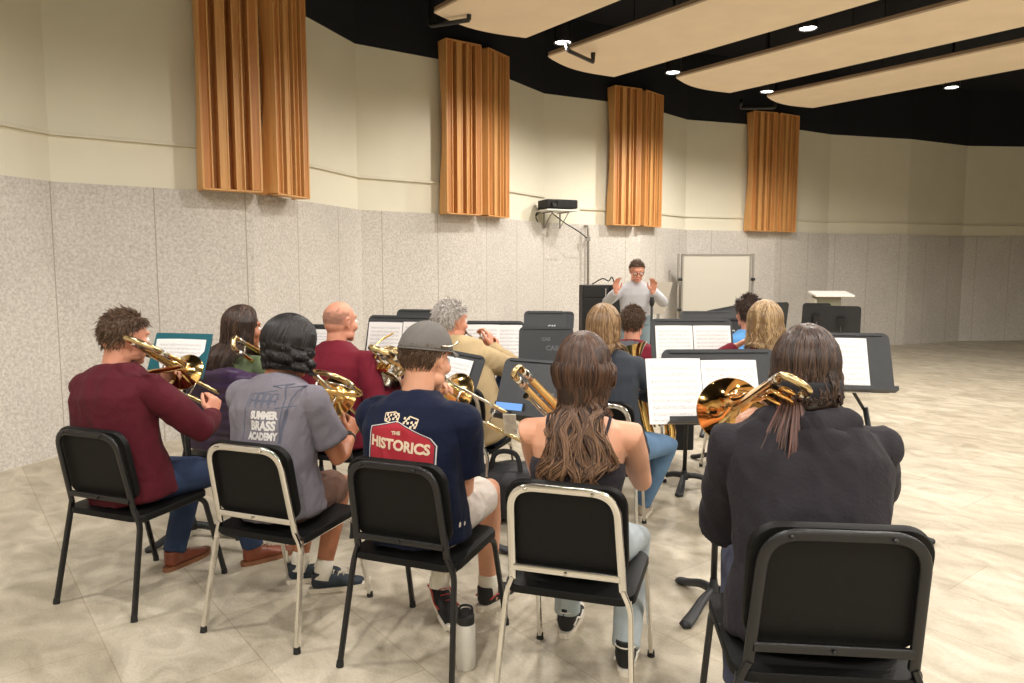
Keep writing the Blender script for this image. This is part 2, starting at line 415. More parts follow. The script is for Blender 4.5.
for i, vi in enumerate(verts_):
    c = V(PLAN[vi])
    for side in (0, 1):
        q = V(PLAN[vi+1 if side == 0 else vi-1]); d = (q-c).normalized()
        t = d if side == 1 else -d              # along the wall, left to right
        nrm = V((t.y, -t.x))
        base = c+d*(.262)+nrm*.03+V(SH[i])
        lab = '%s half of the %s tall wooden fin panel pair from the left on the wall' % (['left', 'right'][side], names[i])
        pr0 = make_panel() if pr0 is None else copy_tree(pr0)
        pr0.location = (base.x, base.y, 0); pr0.rotation_euler = (0, 0, math.atan2(-t.y, -t.x))
        tag(pr0, lab, 'wood panel', 'wooden fin panels on the upper wall')

# ------------------------------------------------------------------ chairs
def rrect(wd, h, r, n=6):
    out = []
    for cx, cy, a0 in ((wd/2-r, h/2-r, 0), (-wd/2+r, h/2-r, 90), (-wd/2+r, -h/2+r, 180), (wd/2-r, -h/2+r, 270)):
        for k in range(n+1):
            a = math.radians(a0+90*k/n); out.append((cx+r*math.cos(a), cy+r*math.sin(a)))
    return out
def make_chair(metal, label, loc, yaw, group='orchestra chairs', low=False):
    r = empty('musician_chair', (loc[0], loc[1], 0), -yaw)
    tag(r, label, 'chair', group)
    # local: x right, y forward, z up. One frame tube: rear foot, kink at the seat, up the back and over
    B = [(-.235, -.27, .02), (-.215, -.20, .40), (-.188, -.205, .46), (-.175, -.275, .80), (.175, -.275, .80), (.188, -.205, .46), (.215, -.20, .40), (.235, -.27, .02)]
    p = round_path(B[:4], .03, 4)[:-1]+round_path([B[2], B[3], B[4], B[5]], .085, 7)[1:-1]+round_path(B[4:], .03, 4)[1:]
    MB().tube(p, (.0), 4) if False else None
    back = round_path([V(B[2])+V((0, 0, 0)), B[3], B[4], B[5]], .085, 8)
    MB().tube(back, [(.0075, .0135)]*len(back), 10, ref=(0, 1, 0), sq=4).build('back_frame', metal, r, auto=50)
    MB().tube([(-.180, -.218, .505), (.180, -.218, .505)], [(.007, .013)]*2, 10, ref=(0, 1, 0), sq=4).build('lower_rail', metal, r, auto=50)
    for s_ in (-1, 1):
        q = round_path([(s_*.188, -.205, .462), (s_*.213, -.198, .40), (s_*.235, -.27, .02)], .03, 5)
        l = MB().tube(q, [(.012, .009)]*len(q), 10, ref=(0, 1, 0), sq=4).build('rear_leg', metal, r, auto=50)
        MB().tube([(s_*.235, -.271, .025), (s_*.236, -.273, 0)], [.013, .015], 12).build('foot_glide', M_rubber, l)
        q = round_path([(s_*.205, .12, .425), (s_*.212, .175, .40), (s_*.225, .27, .02)], .03, 5)
        l = MB().tube(q, [(.012, .009)]*len(q), 10, ref=(0, 1, 0), sq=4).build('front_leg', metal, r, auto=50)
        MB().tube([(s_*.225, .271, .025), (s_*.225, .272, 0)], [.013, .015], 12).build('foot_glide', M_rubber, l)
        MB().tube([(s_*.208, -.20, .415), (s_*.206, .15, .42)], [(.012, .008)]*2, 10, ref=(0, 0, 1), sq=4).build('side_rail', metal, r, auto=50)
    # back shell: thin curved panel with a rolled rim, standing in front of the frame
    def shell(name, wd, h, rr, org, up, dep, bow, parent, th=.006, rim=.014):
        o = V(org); U = V(up).normalized(); X = V((1, 0, 0)); N = X.cross(U)   # N forward-down
        out = rrect(wd, h, rr, 8); mb = MB(); rings = []
        def pt(x, y, d):
            b = bow*(x/(wd/2))**2
            return o+X*x+U*y+N*(d+b)
        sc = [(1.0, -rim), (1.0, 0), (.985, th), (.8, th*1.2), (.4, th*1.2), (.02, th*1.2)]
        for k, d in sc: rings.append([pt(x*k, y*k, d) for x, y in out])
        for k, d in [(.02, -th*.2), (.4, -th*.2), (.8, -th*.2), (.965, -th*.2), (.97, -rim)]: rings.append([pt(x*k, y*k, d) for x, y in out])
        n = len(out); vs = [q for g in rings for q in g]; fs = []
        for i in range(len(rings)):
            j = (i+1) % len(rings)
            if i == 5: continue
            for k in range(n): fs.append((i*n+k, i*n+(k+1) % n, j*n+(k+1) % n, j*n+k))
        fs.append(tuple(5*n+k for k in range(n))); fs.append(tuple(6*n+k for k in range(n))[::-1])
        mb.add(vs, fs); return mb.build(name, M_shell, parent, auto=45)
    upb = V((0, -.07, .34)).normalized()
    shell('backrest', .41, .325, .07, V((0, -.232, .655))+V((0, .012, 0)), upb, 0, -.0, r, rim=.016)
    shell('seat', .45, .42, .06, (0, -.005, .437), (0, 1, .03), 0, 0, r, rim=.02)
    for x, y, z in ((-.12, -.293, .797), (.1, -.293, .797), (-.182, -.244, .64), (.182, -.244, .64), (0, -.236, .505)):
        MB().ell((x, y+.005, z), (.006, .005, .006), nu=8, nv=6).build('screw', M_nickel if metal is M_chrome else M_blackmetal, r, True)
    return r
YW = math.radians(21.5)
CH = {}
CH['grey'] = make_chair(M_chrome, 'chrome framed black chair under the person in the grey printed t-shirt', (-.965, 3.12), YW)
CH['navy'] = make_chair(M_blackmetal, 'all black chair under the person in the navy shirt and grey cap', (-.335, 2.85), YW)
CH['tank'] = make_chair(M_chrome, 'chrome framed black chair under the long haired person in the tank top', (.245, 2.57), math.radians(18))
CH['hood'] = make_chair(M_blackmetal, 'all black chair in the bottom right corner under the hooded person', (.835, 2.02), math.radians(6)); CH['hood'].scale = (1.08, 1.08, 1.08)
CH['left'] = make_chair(M_blackmetal, 'black chair cut by the left edge under the person in maroon and jeans', (-1.74, 3.385), YW)
CH['bald'] = make_chair(M_blackmetal, 'black chair under the bald person in the maroon sweater', (-1.02, 4.38), YW)
CH['puffer'] = make_chair(M_blackmetal, 'black chair under the long dark haired person in the purple jacket', (-1.65, 4.35), YW)
CH['tan'] = make_chair(M_chrome, 'chrome framed chair under the grey haired trumpet player', (-.27, 4.56), YW)
CH['blond'] = make_chair(M_chrome, 'chrome framed chair under the blond person in dark grey', (.50, 4.08), math.radians(15))
CH['far'] = make_chair(M_chrome, 'chair under the short haired person in maroon and grey before the conductor', (.9, 5.45), math.radians(10))
CH['wavy'] = make_chair(M_chrome, 'chair under the person with wavy blond hair at the right', (1.58, 4.42), math.radians(-5))
CH['dark'] = make_chair(M_chrome, 'chair under the dark short haired person behind the wavy blond hair', (1.72, 5.34), math.radians(-10))
for q, ya, lab in ((at(778, 330, 8.0), -1.9, 'empty black chair right behind the wavy blond head, in the far row'),
                   (at(816, 330, 8.6), -2.3, 'empty black chair left of the far black music desk near the lectern'),
                   (at(800, 330, 6.6), -.5, 'empty black chair with rounded back behind the hooded person')):
    make_chair(M_blackmetal, lab, (q.x, q.y), ya, 'empty chairs at the far right')

# ------------------------------------------------------------------ music stands and sheets
def sheet_mat(name, seed, title=True):
    m = bpy.data.materials.new(name); m.use_nodes = True; nt = m.node_tree; b = nt.nodes['Principled BSDF']; b.inputs['Roughness'].default_value = .7
    uv = nt.nodes.new('ShaderNodeUVMap'); sp = nt.nodes.new('ShaderNodeSeparateXYZ'); nt.links.new(uv.outputs[0], sp.inputs[0])
    def mth(op, a, bb=None):
        n = nt.nodes.new('ShaderNodeMath'); n.operation = op
        for i, q in enumerate((a, bb)):
            if q is None: continue
            if isinstance(q, (int, float)): n.inputs[i].default_value = q
            else: nt.links.new(q, n.inputs[i])
        return n.outputs[0]
    sysn = 10; y = mth('MULTIPLY', sp.outputs[1], sysn); fy = mth('FRACT', y)
    inband = mth('MULTIPLY', mth('GREATER_THAN', fy, .28), mth('LESS_THAN', fy, .72))
    line = mth('LESS_THAN', mth('FRACT', mth('MULTIPLY', mth('SUBTRACT', fy, .28), 1/.11)), .24)
    n = nt.nodes.new('ShaderNodeTexNoise'); n.inputs['Scale'].default_value = 1; n.inputs['Detail'].default_value = 2; mp = nt.nodes.new('ShaderNodeMapping')
    mp.inputs['Scale'].default_value = (70, 55, 1); mp.inputs['Location'].default_value = (seed, seed*2, 0)
    nt.links.new(uv.outputs[0], mp.inputs[0]); nt.links.new(mp.outputs[0], n.inputs['Vector'])
    notes = mth('GREATER_THAN', n.outputs['Fac'], .6)
    band2 = mth('MULTIPLY', mth('GREATER_THAN', fy, .15), mth('LESS_THAN', fy, .85))
    inx = mth('MULTIPLY', mth('GREATER_THAN', sp.outputs[0], .07), mth('LESS_THAN', sp.outputs[0], .93))
    iny = mth('MULTIPLY', mth('GREATER_THAN', sp.outputs[1], .04), mth('LESS_THAN', sp.outputs[1], .92))
    ink = mth('MAXIMUM', mth('MULTIPLY', mth('MULTIPLY', line, inband), .6), mth('MULTIPLY', mth('MULTIPLY', notes, band2), .8))
    ink = mth('MULTIPLY', mth('MULTIPLY', ink, inx), iny)
    mx = nt.nodes.new('ShaderNodeMix'); mx.data_type = 'RGBA'; nt.links.new(ink, mx.inputs['Factor'])
    mx.inputs['A'].default_value = (.86, .85, .84, 1); mx.inputs['B'].default_value = (.12, .12, .13, 1)
    nt.links.new(mx.outputs['Result'], b.inputs['Base Color']); return m
SHM = [sheet_mat('sheet_music', 3.1), sheet_mat('sheet_music_b', 17.7)]
def desk_frame(c, yaw, tilt, roll=0):
    """c: centre of the desk face; yaw: which way a reader looks; tilt: lean away from the reader."""
    f = V((math.sin(yaw), math.cos(yaw), 0)); r = V((math.cos(yaw), -math.sin(yaw), 0))
    up = V((0, 0, 1))*math.cos(tilt)+f*math.sin(tilt); n = -f*math.cos(tilt)+V((0, 0, 1))*math.sin(tilt)   # n faces the reader
    if roll: r2 = r*math.cos(roll)+up*math.sin(roll); up = up*math.cos(roll)-r*math.sin(roll); r = r2
    return c, r, up, n
def music_stand(label, c, yaw, tilt, base=None, wd=.52, h=.33, base_turn=200, text=None, roll=0, group='black music stands', panel=False):
    c, r_, u, n = desk_frame(V(c), yaw, tilt, roll); foot = V((c.x, c.y, 0)) if base is None else V(base)
    root = empty('music_stand', foot); tag(root, label, 'music stand', group)
    c = c-foot; mb = MB(); out = rrect(wd, h, .035, 5)
    P_ = lambda x, y, d: c+r_*x+u*y+n*d
    out = [(x, max(y, -h/2)) for x, y in out]
    vs = [P_(x, y, 0) for x, y in out]+[P_(x, y, -.004) for x, y in out]; N = len(out)
    mb.add(vs, [tuple(range(N)), tuple(range(N, 2*N))[::-1]]+[(i, (i+1) % N, N+(i+1) % N, N+i) for i in range(N)])
    mb.build('desk', M_stand, root)
    M3 = Matrix((r_, u, n)).transposed()
    ld = MB().box(P_(0, -h/2+.003, .028), (wd, .004, .056), M3); ld.box(P_(0, -h/2+.012, .056), (wd, .022, .003), M3); ld.build('ledge', M_stand, root)
    MB().box(P_(0, h/2-.012, .004), (wd*.86, .012, .006), M3).build('top_fold', M_stand, root)
    MB().box(P_(0, -.02, -.02), (.07, .1, .035), M3).build('tilt_bracket', M_blackmetal, root)
    q = P_(0, -.04, -.035)
    top = V((q.x, q.y, q.z)); MB().tube([top, V((q.x*.5, q.y*.5, top.z-.22))], .009, 12).build('inner_pole', M_nickel if False else M_blackmetal, root, True)
    MB().tube([V((q.x*.5, q.y*.5, top.z-.2)), V((0, 0, .1))], .0145, 14).build('outer_pole', M_blackmetal, root, True)
    MB().lathe((0, 0, .05), (0, 0, 1), [(0, .001), (0, .03), (.03, .028), (.06, .018), (.08, .016)], 20).build('base_hub', M_stand, root, True)
    for k in range(3):
        a = yaw+math.radians(base_turn+120*k); d = V((math.sin(a), math.cos(a), 0))
        pts = [V((0, 0, .075))+d*.02, V((0, 0, .065))+d*.1, V((0, 0, .03))+d*.2, V((0, 0, .0125))+d*.27]
        MB().caps(smooth_path(pts, 4), [(.016+.012*min(1, i/10), .022-.007*i/12) for i in range(13)], 12, ref=d.cross(V((0, 0, 1)))).build('base_leg', M_stand, root, True)
    if panel:
        MB().box(V((0, .03, .50)), (.13, .035, .5), Matrix.Rotation(-yaw, 3, 'Z')).build('hanging_folio', M_rubber, root, bevel=.01)
    if text:
        for tx, sz, x, y, cl in text:
            t = text_mesh(tx, sz, offset=.002); t.v = [tuple(P_(x+a, y+b, .0015)) for a, b, _ in t.v]
            t.build('stencil_lettering', mat('stencil_white', (.5, .52, .54, 1), .8) if cl else mat('stencil_grey', (.12, .13, .14, 1), .8), root)
    return c+foot, r_, u, n, wd, h
SHEETN = [0]
def sheet(fr, x, w_, h_, label, y=None, curl=.006, tilt=0, group='sheet music on the stands', m=None):
    c, r_, u, n, wd, h = fr; y0 = (-h/2+.006) if y is None else y
    me = bpy.data.meshes.new('sheet_music'); bm = bmesh.new(); uv = bm.loops.layers.uv.new('UVMap'); G = 8; g = []
    for j in range(G+1):
        row = []
        for i in range(G+1):
            a = i/G; b = j/G; xx = x+(a-.5)*w_; yy = b*h_; d = .004+curl*math.sin(a*math.pi)*.8+curl*b*b
            xr = xx+tilt*yy
            row.append(bm.verts.new(c+r_*xr+u*(y0+yy)+n*d))
        g.append(row)
    for j in range(G):
        for i in range(G):
            f = bm.faces.new([g[j][i], g[j][i+1], g[j+1][i+1], g[j+1][i]])
            for l, (a, b) in zip(f.loops, ((i, j), (i+1, j), (i+1, j+1), (i, j+1))): l[uv].uv = (a/G, b/G)
    bm.to_mesh(me); bm.free(); SHEETN[0] += 1; me.materials.append(m or SHM[SHEETN[0] % 2])
    o = bpy.data.objects.new('sheet_music', me); COL.objects.link(o); tag(o, label, 'sheet music', group)
    so = o.modifiers.new('s', 'SOLIDIFY'); so.thickness = .0012
    return o
R = math.radians
# front row desk with the big double sheet (trombone at the right reads it)
f = music_stand('large black music stand with a double sheet behind the big golden bell', at(722, 386, 3.12), R(-2), R(24), base=on(713, 606), wd=.50, h=.33, base_turn=222)
sheet(f, -.205, .235, .285, 'left page on the large stand beside the golden bell', y=-.165)
sheet(f, .035, .24, .275, 'right page on the large stand, behind the golden bell', y=-.163)
f = music_stand('black music stand with sheet music behind the large stand, before the conductor', at(692, 341, 4.75), R(0), R(20), base=on(684, 486), wd=.53, h=.30, panel=True)
sheet(f, -.115, .24, .25, 'left page on the stand below the whiteboard', y=-.15)
sheet(f, .13, .24, .25, 'right page on the stand below the whiteboard', y=-.15)
music_stand('black empty music stand with white lettering left of the wavy blond hair', at(722, 333, 5.6), R(8), R(20), wd=.42, h=.24, text=[('CAS', .06, .11, 0, 1)])
music_stand('black music stand showing only its top edge under the whiteboard', at(708, 324, 6.8), R(0), R(20), wd=.5, h=.25)
f = music_stand('black music stand with one sheet at the right edge of the group', at(842, 362, 3.9), R(8), R(24), base=(2.05, 3.95, 0), wd=.5, h=.33)
sheet(f, -.02, .3, .3, 'single white page right of the dark hooded head', y=-.17)
f = music_stand('black music stand with two sheets between the bald head and the cap', at(402, 338, 4.75), R(15), R(18), wd=.50, h=.30)
sheet(f, -.12, .235, .25, 'left page on the stand between the bald head and the cap', y=-.15)
sheet(f, .12, .235, .25, 'right page on the stand behind the grey cap', y=-.145)
music_stand('black music stand rising behind the two sheets near the grey haired head', at(416, 322, 5.6), R(15), R(18), wd=.33, h=.2)
f = music_stand('black music stand with sheets right of the grey haired trumpet player', at(493, 341, 4.95), R(5), R(18), wd=.42, h=.28)
sheet(f, -.075, .23, .25, 'left page before the trumpet player', y=-.14)
sheet(f, .115, .16, .25, 'right page before the trumpet player', y=-.142)
f = music_stand('tilted black music stand with one sheet right of the grey cap', at(453, 374, 3.75), R(20), R(28), base=(-.26, 3.85, 0), wd=.30, h=.25, roll=R(-8))
sheet(f, -.012, .21, .21, 'white page right of the grey cap', y=-.125)
f = music_stand('black music stand with teal edged folder at the left edge', at(180, 356, 3.95), R(12), R(25), base=(-1.8, 4.05, 0), wd=.34, h=.26)
teal = mat('teal_plastic', srgb(20, 92, 104), .4)
c_, r_, u_, n_, _, _ = f
M3 = Matrix((r_, u_, n_)).transposed()
fo = MB().box(c_+n_*.006-r_*.0, (.345, .255, .006), M3).build('folder', teal, bevel=.003); tag(fo, 'teal music folder on the leftmost music stand', 'folder')
sheet(f, -.005, .3, .215, 'white page on the teal folder at the left edge', y=-.125, curl=.01)
f = music_stand('small black music stand with a page left of the bald head', at(318, 341, 5.1), R(15), R(18), wd=.34, h=.24)
sheet(f, .05, .2, .2, 'sliver of white page between dark curly hair and the bald head', y=-.12)
music_stand('empty black music stand with stencilled lettering, centre of the middle row', at(546, 345, 4.45), R(4), R(16), wd=.33, h=.23, text=[('CAS', .028, .0, .035, 0), ('CASC', .04, .05, -.02, 0)])
music_stand('grey black music stand above the stencilled one', at(545, 322, 5.4), R(4), R(20), wd=.31, h=.17, text=[('CAS', .03, .05, -.035, 1)])
music_stand('black music stand peeking out behind, left of the equipment cabinet', at(562, 321, 6.2), R(12), R(20), wd=.2, h=.17)
f = music_stand('wide black music stand with a phone on its ledge before the tank top', at(536, 390, 3.45), R(14), R(34), base=(.12, 3.55, 0), wd=.36, h=.32, roll=R(-3), text=[('CAS', .045, .05, -.03, 0)])
c_, r_, u_, n_, wd_, h_ = f; M3 = Matrix((r_, u_, n_)).transposed()
ph = MB().box(c_-r_*.11-u_*(h_/2-.045)+n_*.012, (.145, .072, .009), M3).build('phone', M_rubber, bevel=.003)
tag(ph, 'black phone with lit blue screen on the wide stand ledge', 'phone')
MB().box(c_-r_*.11-u_*(h_/2-.045)+n_*.0172, (.128, .06, .001), M3).build('screen', emit('phone_screen', srgb(110, 165, 235), .9), ph)
pc = at(510, 424, 3.3)
po = MB().box(pc, (.06, .004, .10), Matrix.Rotation(-.25, 3, 'Z')@Matrix.Rotation(.3, 3, 'X')).build('paper_card', mat('card_paper', (.66, .63, .52, 1), .7, noise=.3, nscale=30)); tag(po, 'small creased card hanging under the phone', 'card')
MB().box(pc+V((0, .0, .052)), (.014, .012, .02)).build('clip', M_blackmetal, po)
# desk backs seen at the far right
music_stand('black music stand seen from behind near the lectern, at the right edge', at(841, 320, 7.6), R(205), R(12), wd=.37, h=.30)
music_stand('black music stand lying low behind the hooded head at the right', at(838, 346, 5.2), R(12), R(40), wd=.42, h=.2)
music_stand('black music stand seen from behind, left of the lower one at the right edge', at(816, 317, 8.2), R(190), R(12), wd=.30, h=.32)
music_stand('black music stand rising just right of the wavy blond hair', at(779, 317, 7.4), R(160), R(8), wd=.2, h=.3)
music_stand('small tilted black music stand beside the far dark haired head', at(722, 316, 7.2), R(20), R(30), wd=.3, h=.18, roll=R(14))

# ------------------------------------------------------------------ things at the far wall
def cabinet(x0, x1, label):
    a = at(x0, 330, 9.35); b = at(x1, 330, 9.35); r = empty('equipment_cabinet', ((a.x+b.x)/2, 9.6, 0)); tag(r, label, 'cabinet', 'black cabinets behind the conductor')
    w_ = (b.x-a.x)-.006
    MB().box((0, 0, .66), (w_, .5, 1.3)).build('carcass', M_rubber, r, bevel=.01)
    for z, h_ in ((.33, .6), (.9, .5), (1.22, .12)):
        d = MB().box((0, -.255, z), (w_-.03, .015, h_)).build('door', M_blackmetal, r, bevel=.004)
        MB().box((w_*.36, -.27, z), (.015, .015, .1)).build('handle', M_nickel, d)
cabinet(582, 609, 'left black equipment cabinet behind the conductor'); cabinet(609, 640, 'right black equipment cabinet behind the conductor, half hidden by the grey shirt')
q = at(604, 281, 9.5)
wb = MB().tube(smooth_path([q+V((-.15, 0, -.04)), q+V((-.02, 0, .03)), q+V((.06, 0, .0)), q+V((.1, 0, .05)), q+V((.14, 0, -.04))], 5), .008, 8).build('cable', M_rubber, None, True); tag(wb, 'black cable curling on top of the black cabinets', 'cable')
# whiteboard
a = at(682, 254, 12.3); b = at(753, 254, 12.3)
r = empty('whiteboard', ((a.x+b.x)/2, 12.35, 0)); tag(r, 'large framed off white board before the speckled wall', 'whiteboard')
W_ = b.x-a.x; zt = a.z; r.rotation_euler = (0, 0, R(4))
MB().box((0, 0, (zt+.55)/2), (W_-.04, .02, zt-.55-.04)).build('board', mat('board_white', srgb(186, 182, 170), .4), r)
M_al = mat('aluminium', (.32, .3, .27, 1), .4, .6)
for s_ in (-1, 1):
    MB().box((s_*(W_/2-.012), 0, (zt+.55)/2), (.028, .045, zt-.55)).build('frame_side', M_al, r)
    MB().box((s_*(W_/2+.05), .02, .9), (.03, .03, 1.75)).build('stand_post', M_al, r)
    MB().box((s_*(W_/2+.05), .02, .03), (.05, .5, .05)).build('stand_foot', M_al, r)
    for z in (1.35, .85): MB().tube([(s_*(W_/2+.06), -.03, z), (s_*(W_/2), -.03, z)], .025, 10).build('pivot_knob', M_blackmetal, r)
for z in (zt-.012, .56): MB().box((0, 0, z), (W_, .045, .028)).build('frame_rail', M_al, r)
MB().box((0, -.06, .6), (W_*.9, .08, .02)).build('pen_tray', M_al, r)
# plain grey trapezoid behind the conductor, with a leg and foot
p0 = [at(652, 282, 11.2), at(673, 282, 11.2), at(664, 314, 11.2), at(650, 314, 11.2)]
mb = MB(); mb.add(p0+[p+V((0, .03, 0)) for p in p0], [(0, 1, 2, 3), (7, 6, 5, 4), (0, 4, 5, 1), (1, 5, 6, 2), (2, 6, 7, 3), (3, 7, 4, 0)])
o = mb.build('grey_trapezoid', mat('panel_grey', srgb(165, 158, 145), .7)); tag(o, 'plain grey trapezoid right behind the conductor', 'panel')
q = V(((p0[0].x+p0[1].x)/2-.05, 11.24, 0)); MB().box(q+V((0, 0, .45)), (.04, .04, .9)).build('leg', M_al, o)
MB().box(q+V((0, 0, .02)), (.3, .4, .04)).build('foot', M_al, o)
# lectern
q = at(830, 300, 11.3)
r = empty('lectern', (q.x, 11.4, 0), R(-8)); tag(r, 'light topped grey lectern at the far right', 'lectern')
zt = at(830, 294, 11.3).z
top = MB().box((.05, 0, zt), (.56, .5, .03), Matrix.Rotation(R(6), 3, 'X')).build('top', mat('lectern_top', (.72, .71, .66, 1), .4), r, bevel=.005)
gm = mat('lectern_grey', srgb(128, 126, 108), .6)
MB().box((0, .05, zt/2), (.34, .34, zt-.06)).build('body', gm, r, bevel=.005)
MB().box((-.2, .05, zt/2-.03), (.03, .4, zt-.08)).build('side_board', mat('lectern_side', srgb(175, 170, 155), .6), r)
for k in range(5): MB().box((0, -.125, zt*.5+k*.09), (.3, .012, .012)).build('vent_slat', M_al, r)
# microphone on a pole
q = at(652, 300, 7.6)
r = empty('microphone_stand', (q.x, 7.6, 0)); tag(r, 'slim black pole stand in front of the conductor', 'microphone stand')
MB().tube([(0, 0, .02), (0, 0, q.z-.03)], .014, 12).build('pole', M_blackmetal, r, True)
MB().lathe((0, 0, 0), (0, 0, 1), [(0, .13), (.015, .13), (.03, .03), (.06, .015)], 24, True).build('round_base', M_blackmetal, r, True)
MB().tube([(0, 0, q.z-.06), (0, 0, q.z-.02), (0, -.01, q.z+.03)], [.018, .028, .02], 12).build('microphone', M_rubber, r, True)
# projector shelf, projector, conduit and cables
sh0 = at(540, 211, 10.85); sh1 = at(575, 211, 10.85); mid = (sh0+sh1)/2
r = empty('wall_shelf', (mid.x, 10.85, 0), R(20)); tag(r, 'white wall shelf carrying the black projector', 'shelf')
wS = (sh1-sh0).length
MB().box((0, 0, sh0.z), (wS, .42, .02)).build('shelf_board', M_white, r, bevel=.003)
for s_ in (-1, 1):
    MB().box((s_*wS*.25, .2, sh0.z-.12), (.02, .02, .24)).build('bracket_upright', M_al, r); MB().tube([(s_*wS*.25, .19, sh0.z-.23), (s_*wS*.25, -.12, sh0.z-.02)], .007, 8).build('bracket_brace', M_al, r)
    MB().box((s_*wS*.25, .1, sh0.z-.018), (.02, .4, .012)).build('bracket_arm', M_al, r)
pj = empty('projector', (mid.x, 10.82, sh0.z+.012), R(20)); tag(pj, 'black projector on the white wall shelf', 'projector')
MB().box((0, 0, .075), (wS*.97, .34, .125)).build('housing', M_rubber, pj, bevel=.02)
MB().lathe((-.12, -.172, .075), (0, -1, 0), [(0, .05), (.03, .05), (.03, .04), (.015, .035), (.012, .001)], 24).build('lens', M_blackmetal, pj, auto=40)
for s_ in (-.18, .18): MB().tube([(s_, 0, 0), (s_, 0, .014)], .015, 10).build('foot', M_rubber, pj)
for k in range(5): MB().box((.12, -.172, .05+k*.013), (.16, .006, .005)).build('vent_slat', M_stand, pj)
q0 = at(588, 226, 11.35); q1 = at(588, 290, 11.35); qa = at(582, 226, 11.5)
cp = MB().tube(round_path([qa, q0, q1], .03), .018, 8).build('conduit', M_al, None, True); tag(cp, 'thin dark conduit dropping down the wall right of the projector', 'conduit')
MB().box(at(588, 239, 11.33), (.07, .05, .06)).build('junction_box', M_al, cp)
for pts, lab in (([(552, 213), (565, 223), (578, 231), (587, 238)], 'cable slanting from the projector shelf to the conduit'),
                 ([(541, 207), (536, 214), (532, 221), (529, 222)], 'short cable hanging left of the projector'),
                 ([(543, 210), (536, 216), (539, 224), (542, 230)], 'loose cable dangling under the projector shelf')):
    o = MB().tube(smooth_path([at(x, y, 10.95) if i < 3 else at(x, y, 11.1) for i, (x, y) in enumerate(pts)], 5), .008, 6).build('cable', M_rubber, None, True); tag(o, lab, 'cable', None)
# bottle and bag on the floor
q = on(466, 667); r = empty('water_bottle', (q.x, q.y, 0)); tag(r, 'white water bottle with black lid behind the black chair leg', 'bottle')
MB().lathe((0, 0, 0), (0, 0, 1), [(0, .001), (0, .034), (.01, .037), (.165, .037), (.178, .032)], 28).build('body', mat('bottle_white', (.62, .6, .55, 1), .35, .2), r, auto=50)
MB().lathe((0, 0, .176), (0, 0, 1), [(0, .033), (.03, .033), (.036, .022), (.05, .02), (.052, .001)], 24).build('lid', M_rubber, r, auto=40)
MB().tube(smooth_path([(-.026, 0, .2), (-.02, 0, .24), (.02, 0, .24), (.026, 0, .2)], 4), .005, 8).build('carry_loop', M_rubber, r, True)
q = on(510, 530)
r = empty('duffel_bag', (q.x, q.y+.2, 0), -.3); tag(r, 'black bag on the floor between the navy shirt and the tank top', 'bag')
mb = MB(); mb.caps([(-.16, 0, .17), (0, 0, .18), (.16, 0, .17)], [(.15, .16), (.165, .17), (.15, .16)], 20, sq=3); me = remesh(mb, .012, 3); wrinkle(me, .008, 14); obj('body', me, mat('black_nylon', (.02, .02, .024, 1), .6, bump=.3, bscale=120), r)
MB().tube(smooth_path([(-.1, -.1, .3), (-.06, -.08, .42), (.06, -.08, .42), (.1, -.1, .3)], 5), [(.015, .004)]*16, 8).build('handle', M_rubber, r, True)

